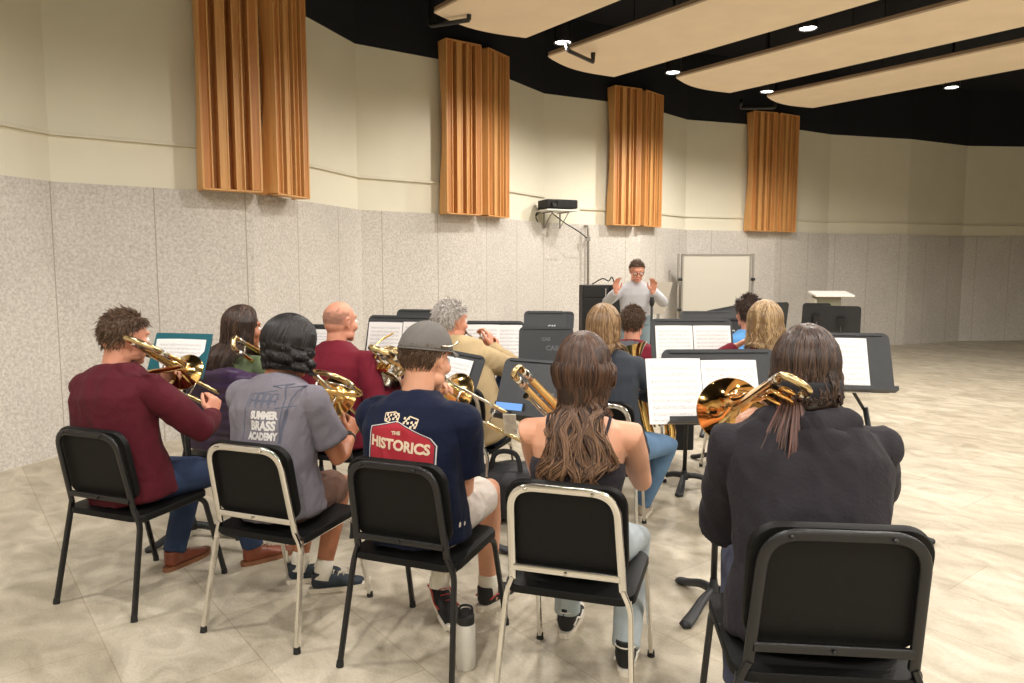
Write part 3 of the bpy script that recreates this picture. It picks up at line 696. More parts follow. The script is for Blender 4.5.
# ------------------------------------------------------------------ brass instruments
def flare(L0, L1, r0, r1, n=22, p=.62):
    out = []
    for i in range(n+1):
        t = i/n; out.append((L0+(L1-L0)*t, r0+(r1-r0)*(.12*t+.88*(t**5 if t < 1 else 1))))
    return out
def mouth_of(p, yaw, pitch, s=1.0):
    f = V((math.sin(yaw)*math.cos(pitch), math.cos(yaw)*math.cos(pitch), -math.sin(pitch))); r = f.cross(V((0, 0, 1))).normalized(); M = Matrix((r, f, r.cross(f))).transposed()
    return V(p)+M@V((0, .115, -.068))*s
def trombone(label, crook, rim, w_hint, mouth=None, bell_r=.106, slide_len=.66, valve=False, gap=.17, blen=None, bellm=None, ext=.12, slide_drop=(0, 0, 0)):
    """crook: rear end of the bell tube. rim: bell rim centre. w_hint: side where the gooseneck and slide lie."""
    T = V(crook); Rm = V(rim); L = (Rm-T).normalized(); bl = (Rm-T).length; W = V(w_hint); W = (W-L*W.dot(L)).normalized(); D = L.cross(W).normalized()
    if D.z > 0: D = -D
    root = empty('trombone', T); tag(root, label, 'trombone', 'trombones held by the players')
    bm_ = bellm or M_brass
    prof = [(0, .0095)]+flare(bl*.32, bl, .0105, bell_r)
    pr = [(0.0, .0125), (bl*.2, .0135)]+[(bl*(.25+.75*t), .0145+(bell_r-.0145)*(.18*t**1.5+.82*t**7)) for t in [i/20 for i in range(21)]]
    back = [(d-.0015, max(r-.0015, .004)) for d, r in pr[::-1]]
    MB().lathe((0, 0, 0), L, pr+[(bl+.001, bell_r+.002)]+back[:-3], 40).build('bell', bm_, root, True)
    # rear tuning crook
    g = gap/2; pts = [V((0, 0, 0))+L*.05]+[W*g-W*g*math.cos(a)-L*g*.75*math.sin(a) for a in [math.pi*k/12 for k in range(13)]]+[W*gap+L*.05]
    MB().tube(pts, .0125, 12).build('tuning_slide', M_goldtube, root, True)
    for s_ in (0, gap): MB().tube([W*s_+L*.02, W*s_+L*.09], .0142, 12).build('ferrule', M_nickel, root, True)
    sw = .085; up = -D*sw; S = W*gap+L*(bl*.66)          # where the bell section joins the slide
    if mouth is not None: S = V(mouth)-T-up+L*.10
    g0 = W*gap+L*.04; MB().tube(smooth_path([g0, g0+L*.16, S-L*.06, S], 6), .0115, 12).build('gooseneck', bm_, root, True)
    for l_ in (.09,): MB().tube([L*l_, W*gap+L*l_], .0045, 8).build('bell_brace', M_nickel, root, True)
    mp = S+up-L*.10
    MB().lathe(mp, L, [(0, .0125), (.002, .0135), (.02, .011), (.035, .006), (.08, .006)], 18).build('mouthpiece', M_nickel, root, True)
    sl = MB().tube([S+up-L*.03, S+up+L*slide_len], .0062, 12).build('inner_slide', M_nickel, root, True)
    MB().tube([S, S+L*slide_len], .0062, 12).build('inner_slide', M_nickel, root, True)
    o0 = .16+ext; o1 = slide_len+ext
    us = [S+up+L*o0, S+up+L*o1]+[S+up*.5+up*.5*math.cos(a)+L*(o1+sw*.5*math.sin(a)) for a in [math.pi*k/10 for k in range(1, 10)]]+[S+L*o1, S+L*o0]
    MB().tube(us, .009, 12, ref=W).build('outer_slide', M_goldtube if not valve else bm_, root, True)
    MB().tube([S+up+L*(o0+.02), S+L*(o0+.02)], .005, 8).build('slide_brace', M_nickel, root, True)
    MB().tube([S+up+L*.03, S+L*.03], .005, 8).build('hand_brace', M_nickel, root, True)
    if valve:
        for (a0, w0, dd, rr) in ((.06, gap*.75, .03, .008), (.10, gap*.5, .045, .0075)):
            lo = round_path([W*(gap*.1)+D*dd*.3+L*(a0+.24), W*(gap*.1)+D*dd+L*a0, W*(gap*.92)+D*dd+L*a0, W*(gap*.92)+D*dd*.3+L*(a0+.24)], .045, 8)
            MB().tube(lo, rr, 12).build('valve_tubing', bm_, root, True)
        lo = round_path([W*(gap*.3)-D*.01+L*.27, W*(gap*.3)+D*.02+L*.02, W*(gap*.68)+D*.02+L*.02, W*(gap*.68)-D*.01+L*.27], .03, 8)
        MB().tube(lo, .0075, 12).build('valve_tubing', bm_, root, True)
        for q in (.27, .75):
            MB().lathe(W*gap*q+L*.25-D*.03, D, [(0, .001), (0, .026), (.05, .026), (.05, .02), (.056, .02), (.056, .001)], 24).build('rotor_valve', M_nickel, root, auto=40)
        MB().tube([W*gap*.27+L*.25, W*gap*.6+L*.31, W*gap*.9+L*.33], .004, 8).build('valve_lever', M_nickel, root, True)
    return dict(root=root, T=T, L=L, W=W, D=D, S=T+S, up=up, brace=T+S+up*.5+L*(o0+.02), grip=T+S+up*.5+L*.03, mp=T+mp, rim=Rm)

# ------------------------------------------------------------------ people
def bone2(a, c, l1, l2, pole):
    a = V(a); c = V(c); d = c-a; L = d.length
    if L > (l1+l2)*.995: c = a+d*((l1+l2)*.995/L); d = c-a; L = d.length
    L = max(L, abs(l1-l2)+.02); u = d.normalized(); x = (l1*l1-l2*l2+L*L)/(2*L); h = math.sqrt(max(0, l1*l1-x*x))
    p = V(pole); p = (p-u*p.dot(u)).normalized(); return a+u*x+p*h, c
SKIN = {'light': mat('skin_light', srgb(214, 158, 128), .5, noise=.06, nscale=14, sss=.12),
        'pink': mat('skin_pink', srgb(208, 146, 120), .5, noise=.08, nscale=14, sss=.12),
        'tan': mat('skin_tan', srgb(172, 112, 80), .5, noise=.08, nscale=14, sss=.1)}
M_eye = mat('eye_white', (.75, .73, .7, 1), .2); M_iris = mat('eye_dark', (.03, .02, .015, 1), .2); M_lip = mat('lips', srgb(170, 92, 84), .5)
def hand(mb, wrist, fwd, palm, side, curl=.6, spread=.10, s=1.0, thumb=.5):
    """fwd: wrist to knuckles. palm: direction the palm faces. side: direction of the thumb."""
    F = V(fwd).normalized(); N = V(palm); N = (N-F*N.dot(F)).normalized(); T = V(side); T = (T-F*T.dot(F)-N*T.dot(N)).normalized(); wrist = V(wrist)
    mb.caps([wrist-F*.02, wrist+F*.012, wrist+F*.035, wrist+F*.065, wrist+F*.088], [(.026*s, .019*s), (.027*s, .018*s), (.036*s, .0165*s), (.041*s, .0155*s), (.039*s, .0125*s)], 16, ref=T)
    mb.ell(wrist+F*.035+T*.026+N*.006, (.019*s, .019*s, .019*s))
    ln = [(.044, .027, .021), (.049, .031, .023), (.046, .029, .022), (.036, .022, .019)]
    for i, (a, b, c) in enumerate(ln):
        o = wrist+F*(.088-.004*(i in (0, 3))-.004*(i == 3))*1.0+T*(.030-.0195*i)*s
        sp = (1.5-i)*spread; d0 = (F*math.cos(sp)+T*math.sin(sp)).normalized(); ang = 0; pts = [o-d0*.02, o]; p = o
        cc = curl[i] if isinstance(curl, (list, tuple)) else curl*(1+.08*i)
        for l, k in ((a, .85), (b, 1.1), (c, .75)):
            ang += cc*k; d = (d0*math.cos(ang)+N*math.sin(ang)); p = p+d*l*s; pts.append(p)
        mb.caps(pts, [.0095*s, .0098*s, .0088*s, .0079*s, .0065*s], 10)
    o = wrist+F*.02+T*.026*s; d1 = (T*.75+F*.6+N*.25*thumb).normalized(); d2 = (T*.25*(1-thumb)+F*.8+N*.6*thumb).normalized(); d3 = (F*.75+N*.8*thumb-T*.15).normalized()
    mb.caps([o, o+d1*.04*s, o+d1*.04*s+d2*.034*s, o+d1*.04*s+d2*.034*s+d3*.026*s], [.014*s, .0115*s, .0098*s, .0078*s], 10)
def head_mb(mb, c, R_, s=1.0, jaw=1.0):
    P_ = lambda x, y, z: V(c)+R_@V((x, y, z))*s
    E = lambda x, y, z, a, b, d: mb.ell(P_(x, y, z), (a*s, b*s, d*s), R_, 28, 18)
    E(0, -.014, .030, .076, .097, .090); E(0, -.03, -.005, .069, .078, .075); E(0, .03, -.02, .062, .064, .08)
    E(0, .036, -.06, .050*jaw, .056, .052); E(0, .074, -.096, .024*jaw, .022, .02); E(0, .078, .032, .052, .018, .012)
    for q in (-1, 1):
        E(q*.040, .062, -.028, .024, .026, .026); E(q*.047*jaw, .022, -.075, .014, .04, .022)
        # ear: curved rim, bowl and lobe
        pts = [P_(q*(.074+.010*math.sin(a*1.2)), -.016-.017*math.cos(a)+.002, .000+.027*math.sin(a)) for a in [2.0-3.6*k/9 for k in range(10)]]
        mb.caps(pts, .0055*s, 8); E(q*.077, -.012, -.004, .006, .015, .022); E(q*.078, -.006, -.03, .006, .008, .009)
    mb.caps([P_(0, .088, .018), P_(0, .102, -.008), P_(0, .113, -.03)], [.009*s, .010*s, .0125*s], 10)
    for q in (-1, 1): E(q*.012, .100, -.034, .008, .010, .008)
    E(0, .092, -.062, .022, .011, .007); E(0, .089, -.074, .020, .011, .007)
class Person: pass
def person(label, seat, yaw, head, hyaw=0, hpitch=0, hroll=0, s=1.0, female=False, skin='light', neck=0, twist=0,
           hr=None, hl=None, feet=None, shirt=None, sleeves='long', trousers=None, shorts=False, knees=None, elbR=None, elbL=None,
           standing=False, vox=.006, top_off=0, shirt_name='shirt', curlR=.9, curlL=.9, palmR=None, palmL=None, fR=None, fL=None,
           sideR=None, sideL=None, bottom=True, tank=False, wr=.0035, wide=1.0, tuck=False, trouser_name='trousers', hood=False):
    o = Person(); f = V((math.sin(yaw), math.cos(yaw), 0)); r = V((math.cos(yaw), -math.sin(yaw), 0)); Z = V((0, 0, 1))
    tw = yaw+twist; fs = V((math.sin(tw), math.cos(tw), 0)); rs = V((math.cos(tw), -math.sin(tw), 0))
    hz = .92*s if standing else .445+.085
    pel = V((seat[0], seat[1], hz)); hy = yaw+hyaw; hc = V(head)
    hf = V((math.sin(hy)*math.cos(hpitch), math.cos(hy)*math.cos(hpitch), -math.sin(hpitch)))
    HR = rotm(hf); HR = HR@Matrix.Rotation(hroll, 3, 'Y')
    hup = HR@Z
    N = hc-hup*.118*s-V((hf.x, hf.y, 0)).normalized()*.035*s-Z*.024*s          # base of the neck
    sp = N-pel; L = sp.length; u = sp.normalized()
    bulge = -f*.05*min(1, L/.5)
    def spine(t):
        return pel+sp*t+bulge*math.sin(math.pi*min(max(t, 0), 1))*(.8)+f*(.02*(1-t))
    shw = (.165 if female else .185)*s*wide; shc = N-u*.078*s
    SR = shc+rs*shw; SL = shc-rs*shw
    ua, fa = .285*s, .255*s
    handR = V(hr) if hr is not None else shc+rs*.18*s+f*.3-Z*.28; handL = V(hl) if hl is not None else shc-rs*.05*s+f*.28-Z*.15
    ER, WR = bone2(SR, handR, ua, fa, elbR or (rs*.35-Z-f*.2)); EL, WL = bone2(SL, handL, ua, fa, elbL or (-rs*.35-Z-f*.2))
    # legs
    HRt = pel+r*.09*s; HLt = pel-r*.09*s; th, shn = .435*s, .415*s
    if standing: feet = [(pel+r*.11+f*.0, pel+r*.11+f*.26), (pel-r*.11, pel-r*.11+f*.26)]
    feet = feet or [(pel+r*.14+f*.40, pel+r*.16+f*.62), (pel-r*.14+f*.40, pel-r*.16+f*.62)]
    legs = []
    for (hip, (heel, toe), kk) in ((HRt, feet[0], 0), (HLt, feet[1], 1)):
        heel = V(heel); toe = V(toe); hz0 = heel.z if len(heel) > 2 and not standing else 0; heel = V((heel.x, heel.y, hz0)); toe = V((toe.x, toe.y, 0)); pt = -math.asin(min(.7, hz0/.25))
        fd = (toe-heel); fdn = V((fd.x, fd.y, 0)).normalized(); fd2 = fdn*math.cos(pt)+Z*math.sin(pt); up2 = Z*math.cos(pt)-fdn*math.sin(pt); ank = heel+fd2*.055*s+up2*.085*s
        pole = (knees[kk] if knees else (Z+f*.6 if not standing else f))
        k, ank2 = bone2(hip, ank, th, shn, pole); legs.append((hip, k, ank, heel, fdn))
    # ---- body: one continuous skin
    mb = MB()
    head_mb(mb, hc, HR, s, .92 if female else 1.0)
    nr = (.048 if female else .058)*s
    mb.caps([N-u*.04, N+hup*.02, hc-hup*.055*s-hf*.028*s], [(nr*1.25, nr*1.1), (nr*1.02, nr), (nr*.98, nr*.98)], 18, ref=rs)
    tr = .8 if not tank else 1.0
    st = [(.0, .155, .115), (.25, (.130 if female else .145), .105), (.5, .135 if female else .15, .11), (.75, .155 if female else .175, .108), (.9, .15 if female else .165, .085), (.98, .10, .06)]
    mb.caps([spine(t) for t, a, b in st], [(a*tr*s*wide, b*tr*s) for t, a, b in st], 24, ref=rs)
    for S_, E_, W_, q in ((SR, ER, WR, 1), (SL, EL, WL, -1)):
        mb.caps([spine(.86)+rs*q*.06, S_, S_*.6+E_*.4, E_, E_*.7+W_*.3, W_], [.055*s, .056*s if tank else .05*s, .047*s, .038*s, .040*s, .026*s], 16)
    tdef = (handR-ER)
    g = lambda a, b: V(a) if a is not None else V(b)
    hand(mb, WR, g(fR, (WR-ER)), g(palmR, -rs), g(sideR, Z+f*.4), curlR, s=s)
    hand(mb, WL, g(fL, (WL-EL)), g(palmL, rs), g(sideL, Z+f*.4), curlL, s=s)
    for hip, k, ank, heel, fdn in legs:
        mb.caps([hip, hip*.5+k*.5, k, k*.7+ank*.3, ank], [.075*s, .066*s, .052*s, .053*s, .036*s], 16)
        p_ = -math.asin(min(.7, heel.z/.25)); d_ = fdn*math.cos(p_)+Z*math.sin(p_); u_ = Z*math.cos(p_)-fdn*math.sin(p_)
        mb.caps([ank-u_*.02, heel+d_*.07+u_*.045, heel+d_*.19*s+u_*.035], [.034*s, (.036*s, .032*s), (.034*s, .02*s)], 14, ref=Z.cross(fdn))
    me = remesh(mb, vox, 3); body = obj('person', me, SKIN[skin]); tag(body, label, 'person')
    o.body = body
    for q in (-1, 1):
        e = MB(); c = hc+HR@V((q*.031, .081, .0))*s; e.ell(c, (.0125*s,)*3, HR); eo = e.build('eye', M_eye, body, True)
        MB().ell(c+HR@V((0, .0085, -.001))*s, (.006*s, .005*s, .006*s), HR).build('iris', M_iris, eo, True)
    # ---- shirt
    if shirt is not None:
        mb = MB(); k_ = wide*s; zz = top_off
        if tank:
            st = [(-.1, .17, .135), (.05, .168, .13), (.25, .142, .118), (.45, .142, .122), (.58, .155, .124), (.66, .150, .115)]
        elif female:
            st = [(-.12, .175, .135), (.05, .17, .13), (.25, .15, .118), (.5, .155, .123), (.75, .175, .122), (.9, .165, .1), (.985, .105, .075), (1.03, .07, .06)]
        else:
            st = [(-.13, .185, .145), (.05, .18, .138), (.25, .172, .13), (.5, .178, .132), (.75, .192, .13), (.9, .178, .105), (.985, .115, .082), (1.04, .078, .066)]
        if standing: st = [(.17, .170, .125)]+[q for q in st if q[0] > .2]
        mb.tube([spine(t) for t, a, b in st], [(a*k_, b*s) for t, a, b in st], 32, ref=rs, sq=2.3)
        if not tank:
            for S_, E_, W_, q in ((SR, ER, WR, 1), (SL, EL, WL, -1)):
                a0 = spine(.84)+rs*q*.07*s
                if sleeves == 'long':
                    mb.caps([a0, S_-u*.005, S_*.5+E_*.5, E_, E_*.55+W_*.45], [.072*s, .066*s, .06*s, .053*s, .049*s], 20)
                    mb.tube([E_*.7+W_*.3, E_*.1+W_*.9, E_*.02+W_*.98], [.048*s, .040*s, .035*s], 20)
                else:
                    mb.caps([a0, S_-u*.005], [.076*s, .066*s], 20); mb.tube([S_, S_*.45+E_*.55, S_*.32+E_*.68], [.065*s, .066*s, .07*s], 20)
            if hood:
                c = N-u*.005-fs*.075
                mb.caps([c+rs*.11*s+fs*.09-u*.01, c+rs*.10*s+u*.015, c-fs*.035+u*.0, c-rs*.10*s+u*.015, c-rs*.11*s+fs*.09-u*.01], [(.034, .03), (.038, .036), (.046, .046), (.038, .036), (.034, .03)], 18)
                mb.caps([c-fs*.04-u*.02, c-fs*.06-u*.12], [(.10, .04), (.05, .03)], 18, ref=rs)
        else:
            pass
        me = remesh(mb, vox*1.3, 3); wrinkle(me, wr, 9, (1, 1, .5), seed=len(label)); wrinkle(me, wr*.5, 21, (1, 1, .6), seed=3)
        o.shirt = obj(shirt_name, me, shirt, body)
        if tank:
            for q in (-1, 1):
                mbs = MB(); pts = [spine(.62)-fs*.11*s+rs*q*.085*s, spine(.8)-fs*.100*s+rs*q*.088*s, shc+u*.035*s-fs*.045*s+rs*q*.095*s, shc+u*.05*s+rs*q*.095*s, shc-u*.03+fs*.09*s+rs*q*.09*s, spine(.62)+fs*.12*s+rs*q*.085*s]
                bv = bvh(body); pts = smooth_path(pts, 6); pts = [push(p, bv, .004) for p in pts]
                mbs.tube(pts, [(.0055, .0025)]*len(pts), 8, ref=rs); mbs.build('strap', shirt, o.shirt, True)
        else:
            # ribbed collar
            cpts = [N+u*.012+(rs*math.cos(a)*.068+fs*math.sin(a)*.062)*s+u*(-.012*math.sin(a)) for a in [2*math.pi*k/28 for k in range(29)]]
            MB().tube(cpts, .007*s, 8).build('collar', shirt, o.shirt, True)
    # ---- trousers
    if trousers is not None:
        mb = MB(); mb.caps([pel+u*(.10 if not standing else .12), pel-Z*.0, pel-Z*.03+f*.02], [(.168*s, .125*s), (.178*s, .135*s), (.165*s, .11*s)], 24, ref=r)
        for hip, k, ank, heel, fdn in legs:
            if shorts:
                e = k*.80+hip*.20
                mb.caps([hip, hip*.55+k*.45], [.097*s, .085*s], 20); mb.tube([hip*.5+k*.5, e], [.086*s, .082*s], 20)
            else:
                mb.caps([hip, hip*.5+k*.5, k, k*.6+ank*.4], [.094*s, .080*s, .066*s, .062*s], 20); mb.tube([k*.6+ank*.4, k*.12+ank*.88, ank+Z*.0], [.062*s, .052*s, .052*s], 20)
        me = remesh(mb, vox*1.4, 3); wrinkle(me, .003, 12, (1, 1, 1), seed=5); o.pants = obj(trouser_name, me, trousers, body)
    o.legs = legs; o.pel = pel; o.N = N; o.u = u; o.f = f; o.r = r; o.rs = rs; o.fs = fs; o.hc = hc; o.HR = HR; o.s = s; o.spine = spine
    o.W = (WR, WL); o.E = (ER, EL); o.SR = SR; o.SL = SL; o.shc = shc
    return o
def bvh(ob):
    me = ob.data; n = len(me.vertices); co = np.empty(n*3, 'f'); me.vertices.foreach_get('co', co); co = co.reshape(-1, 3)
    return BVHTree.FromPolygons([tuple(c) for c in co.tolist()], [tuple(p.vertices) for p in me.polygons])
def push(p, bv, d):
    loc, no, i, dist = bv.find_nearest(p)
    if loc is None: return p
    if (p-loc).dot(no) < d: return loc+no*d
    return p
def shoes(o, upper, sole, sock=None, style='sneaker', stripe=None, boot=False):
    names_ = 'shoe'
    for hip, k, ank, heel, fdn in o.legs:
        Z = V((0, 0, 1)); s = o.s; X = fdn.cross(Z); h0 = V(heel); pitch = -math.asin(min(.7, h0.z/.25)) if h0.z > .01 else 0
        d = (fdn*math.cos(pitch)+Z*math.sin(pitch)).normalized(); up = X.cross(d).normalized()
        P_ = lambda a, b: h0+d*a*s+up*b*s
        mb = MB()
        mb.caps([P_(.035, .045), P_(.10, .045), P_(.17, .036), P_(.235, .028)], [(.034*s, .038*s), (.037*s, .036*s), (.044*s, .026*s), (.036*s, .018*s)], 18, ref=X)
        mb.tube([P_(.05, .05), P_(.045, .125 if boot else .10)], [(.040*s, .047*s), (.038*s, .044*s)], 18, ref=X)
        me = remesh(mb, .005, 3); sh = obj(names_, me, upper, o.body)
        mb = MB(); out = []
        for t in range(32):
            a = 2*math.pi*t/32; cx = .135+.145*math.cos(a); wd = (.040 if cx > .15 else .034)*(1 if abs(math.cos(a)) < .97 else 1)
            out.append((cx, math.copysign(abs(math.sin(a))**.6, math.sin(a))*wd))
        vs = []; n = 32
        for b in (0, .022): vs += [h0+d*x*s+X*y*s*(1.06)+up*b*s+(up*.012*s if x > .24 else up*0) for x, y in out]
        mb.add(vs, [tuple(range(n))[::-1], tuple(range(n, 2*n))]+[(i, (i+1) % n, n+(i+1) % n, n+i) for i in range(n)]); mb.build('sole', sole, sh, auto=40)
        if style == 'sneaker':
            for q in range(4):
                a = .10+q*.022; MB().tube([P_(a, .085-q*.012)-X*.02*s, P_(a+.008, .093-q*.012), P_(a, .085-q*.012)+X*.02*s], .0025, 6).build('lace', sole if stripe is None else stripe, sh, True)
        if stripe is not None:
            for q in (-1, 1): MB().tube(smooth_path([P_(.02, .05)+X*q*.038*s, P_(.07, .06)+X*q*.040*s, P_(.12, .04)+X*q*.043*s, P_(.17, .05)+X*q*.043*s], 4), .004, 8).build('side_stripe', stripe, sh, True)
            if boot: MB().tube([P_(.0475, .105)+(X*math.cos(a)*.041+d*math.sin(a)*.047)*s for a in [2*math.pi*k_/20 for k_ in range(21)]], .003, 6).build('ankle_band', stripe, sh, True)
        if sock is not None:
            c = ank; dirn = (k-ank).normalized()
            MB().tube([ank-dirn*.03, ank+dirn*.05, ank+dirn*.062], [.041*s, .042*s, .040*s], 16).build('sock', sock, o.body, True)
# ---- hair
def hairmat(name, c1, c2, rough=.42, tip=None, z0=0, z1=0):
    m = bpy.data.materials.new(name); m.use_nodes = True; nt = m.node_tree; b = nt.nodes['Principled BSDF']; b.inputs['Roughness'].default_value = rough
    b.inputs['Specular IOR Level'].default_value = .45; b.inputs['Anisotropic'].default_value = .5
    at_ = nt.nodes.new('ShaderNodeAttribute'); at_.attribute_name = 'strand'
    cr = nt.nodes.new('ShaderNodeValToRGB'); cr.color_ramp.elements[0].color = c1; cr.color_ramp.elements[1].color = c2
    cr.color_ramp.elements[0].position = .15; cr.color_ramp.elements[1].position = .85
    nt.links.new(at_.outputs['Fac'], cr.inputs[0]); outp = cr.outputs[0]
    if tip:
        a2 = nt.nodes.new('ShaderNodeAttribute'); a2.attribute_name = 'along'; mx = nt.nodes.new('ShaderNodeMix'); mx.data_type = 'RGBA'
        mr = nt.nodes.new('ShaderNodeMapRange'); mr.inputs['From Min'].default_value = .45; mr.inputs['From Max'].default_value = 1.0
        nt.links.new(a2.outputs['Fac'], mr.inputs['Value']); mu = nt.nodes.new('ShaderNodeMath'); mu.operation = 'MULTIPLY'
        nt.links.new(mr.outputs[0], mu.inputs[0]); nt.links.new(at_.outputs['Fac'], mu.inputs[1])
        nt.links.new(mu.outputs[0], mx.inputs['Factor']); nt.links.new(outp, mx.inputs['A']); mx.inputs['B'].default_value = tip; outp = mx.outputs['Result']
    nt.links.new(outp, b.inputs['Base Color']); return m
def strands_obj(name, strands, rad, material, parent, seg=4, seed=0):
    """strands: list of point lists; flat tapered locks in one mesh with a tone per lock."""
    rs_ = random.Random(seed); mb = MB(); tone = []; alo = []
    for st in strands:
        n = len(st); r0 = rad*rs_.uniform(.7, 1.3); tn = rs_.random(); k0 = len(mb.v)
        rr = [r0*(1-.75*(i/(n-1))**1.5) for i in range(n)]
        mb.tube(st, rr, seg); tone += [tn]*(len(mb.v)-k0)
        for i in range(n): alo += [i/(n-1)]*seg
    me = bpy.data.meshes.new(name); me.from_pydata(mb.v, [], mb.f); me.polygons.foreach_set('use_smooth', [True]*len(me.polygons))
    for nm, dat in (('strand', tone), ('along', alo)):
        a = me.attributes.new(nm, 'FLOAT', 'POINT'); a.data.foreach_set('value', dat)
    return obj(name, me, material, parent)
def skullpt(o, d, k=1.0):       # point of the scalp in direction d (head frame)
    d = V(d).normalized(); return V((0, -.014, .026))+V((d.x*.078, d.y*.099, d.z*.094))*k
def hair_core(o, material, hairline, k=1.07, name='hair', thick=.0):
    """a cap of hair following the scalp where hairline(d) holds"""
    s = o.s; nu, nv = 56, 36; vs = []; fs = []; keep = {}
    def P_(d, kk): return o.hc+o.HR@(skullpt(o, d, kk)*s)
    g = {}
    for i in range(nv+1):
        ph = math.pi*i/nv
        for j in range(nu):
            th = 2*math.pi*j/nu; g[i, j] = V((math.sin(ph)*math.cos(th), math.sin(ph)*math.sin(th), math.cos(ph)))
    for i in range(nv):
        for j in range(nu):
            j2 = (j+1) % nu; q = [(i, j), (i, j2), (i+1, j2), (i+1, j)]
            c = sum((g[a] for a in q), V((0, 0, 0)))
            if c.length > 1e-6 and hairline(c.normalized()):
                ids = []
                for a in q:
                    if a not in keep: keep[a] = len(vs); vs.append(P_(g[a], k))
                    ids.append(keep[a])
                fs.append(tuple(ids))
    me = bpy.data.meshes.new(name); me.from_pydata(vs, [], fs)
    bm = bmesh.new(); bm.from_mesh(me); bmesh.ops.remove_doubles(bm, verts=bm.verts, dist=1e-5); bmesh.ops.recalc_face_normals(bm, faces=bm.faces); bm.to_mesh(me); bm.free()
    me.polygons.foreach_set('use_smooth', [True]*len(me.polygons))
    a = me.attributes.new('strand', 'FLOAT', 'POINT'); a.data.foreach_set('value', [.35]*len(me.vertices))
    h = obj(name, me, material, o.body); so = h.modifiers.new('s', 'SOLIDIFY'); so.thickness = .012*s; so.offset = -1; return h
def HL_short(d):
    if d.y > .2 and d.z < .30+.35*(d.y-.2): return False
    if d.z < -.68: return False
    if d.y > -.25 and d.z < -.05 and abs(d.x) > .5: return False
    if d.y > .0 and d.z < .1: return False
    return True
def short_hair(o, material, n=1500, length=.03, hairline=HL_short, k=1.05, seed=1, rad=.0022, messy=.35, core=1.045, lift=.35):
    rs_ = random.Random(seed); h = hair_core(o, material, hairline, core); st = []; s = o.s
    while len(st) < n:
        d = V((rs_.gauss(0, 1), rs_.gauss(0, 1), rs_.gauss(0, 1))).normalized()
        if not hairline(d): continue
        p = skullpt(o, d, k); nrm = d
        flow = V((0, -.35, -1)) if d.z < .75 else V((rs_.uniform(-1, 1), -1, 0))
        flow = (flow-nrm*flow.dot(nrm)).normalized(); flow = (flow+V((rs_.gauss(0, messy), rs_.gauss(0, messy), rs_.gauss(0, messy)))).normalized()
        L = length*rs_.uniform(.6, 1.2); pts = []
        for i in range(5):
            t = i/4; q = p+flow*L*t+nrm*L*lift*math.sin(t*2.2)*.6; 
            pts.append(o.hc+o.HR@(q*s))
        st.append(pts)
    strands_obj('hair_locks', st, rad, material, h, 4, seed); return h
def long_hair(o, material, n=800, length=.35, width=.1, wave=.012, wfreq=3, seed=2, rad=.0035, avoid=(), part=0.0, face_open=70, back=.03, spread=1.0, ponytail=None, hang=None, core_r=.02, k=1.07, tipin=.8):
    """locks leave a parting on top, follow the skull, then hang. hang: world direction sideways shift at the ends"""
    rs_ = random.Random(seed); s = o.s; f = V((o.HR@V((0, 1, 0)))); f = V((f.x, f.y, 0)).normalized(); r = V((f.y, -f.x, 0)); Z = V((0, 0, 1)); hang = V(hang) if hang else V((0, 0, 0))
    bvs = [bvh(a) for a in avoid]; st = []; cores = []
    def lock(az, lay, L, ph, npt=18):
        # az: 0 = back of the head, + = right side
        d_end = V((math.sin(az), -math.cos(az), 0)); pts = []
        top = V((part*.4, rs_.uniform(-.5, .55) if lay is None else .1, 1)).normalized() if lay is None else V((part*.4, rs_.uniform(-.5, .5), 1)).normalized()
        kk = (k+.02+.11*rs_.random()) if lay is None else k-.05
        n1 = 6; rs_lay = rs_.random()
        for i in range(n1):
            t = i/(n1-1); d = (top*(1-t)+V((d_end.x, d_end.y, -.12))*t); d.normalize(); pts.append(o.hc+o.HR@(skullpt(o, d, kk)*s))
        base = pts[-1]; dirw = (r*math.sin(az)-f*math.cos(az))
        cw = o.hc-f*.014
        for i in range(1, npt-n1+1):
            t = i/(npt-n1); p = base-Z*L*t
            lat = (base-cw); lat.z = 0
            p += lat*((spread-1)*t)+(-f)*back*t+hang*t*t
            wv = math.sin(ph+t*wfreq*2*math.pi*L/.35)*wave*min(1, t*2.5); p += r*wv+dirw*wv*.4
            p += V((rs_.gauss(0, .0012), rs_.gauss(0, .0012), 0))
            pts.append(p)
        for i in range(5, len(pts)):
            for b in bvs: pts[i] = push(pts[i], b, (.012+.022*rs_lay) if lay is None else .006)
        return pts
    am = math.pi-math.radians(face_open)
    ph0 = {}
    for i in range(n):
        az = rs_.uniform(-am, am); L = length*rs_.uniform(.82, 1.04)*(1-.25*abs(az)/math.pi)
        key = round(az*3); ph0.setdefault(key, rs_.uniform(0, 6.28))
        st.append(smooth_path(lock(az, None, L, ph0[key]+rs_.gauss(0, .35)), 2))
    mb = MB(); mb.ell(o.hc+o.HR@(V((0, -.018, .026))*s), (.079*s, .097*s, .094*s), o.HR, 28, 18)
    for i in range(34):
        az = -am*.92+1.84*am*i/33; L = length*.86*(1-.25*abs(az)/math.pi); pts = lock(az, 1, L, ph0.get(round(az*3), 0))
        mb.caps(pts[3:], [core_r*.62*s*(1-.6*(j/len(pts))**2) for j in range(len(pts)-3)], 8)
    me = remesh(mb, .007, 2); a = me.attributes.new('strand', 'FLOAT', 'POINT'); a.data.foreach_set('value', [.15]*len(me.vertices))  # core takes the darkest hair tone, painting shadow beneath the locks
    wrinkle(me, .004, 30, (1, 1, .12), seed=4)
    h = obj('hair', me, material, o.body); strands_obj('hair_locks', st, rad, material, h, 4, seed); return h
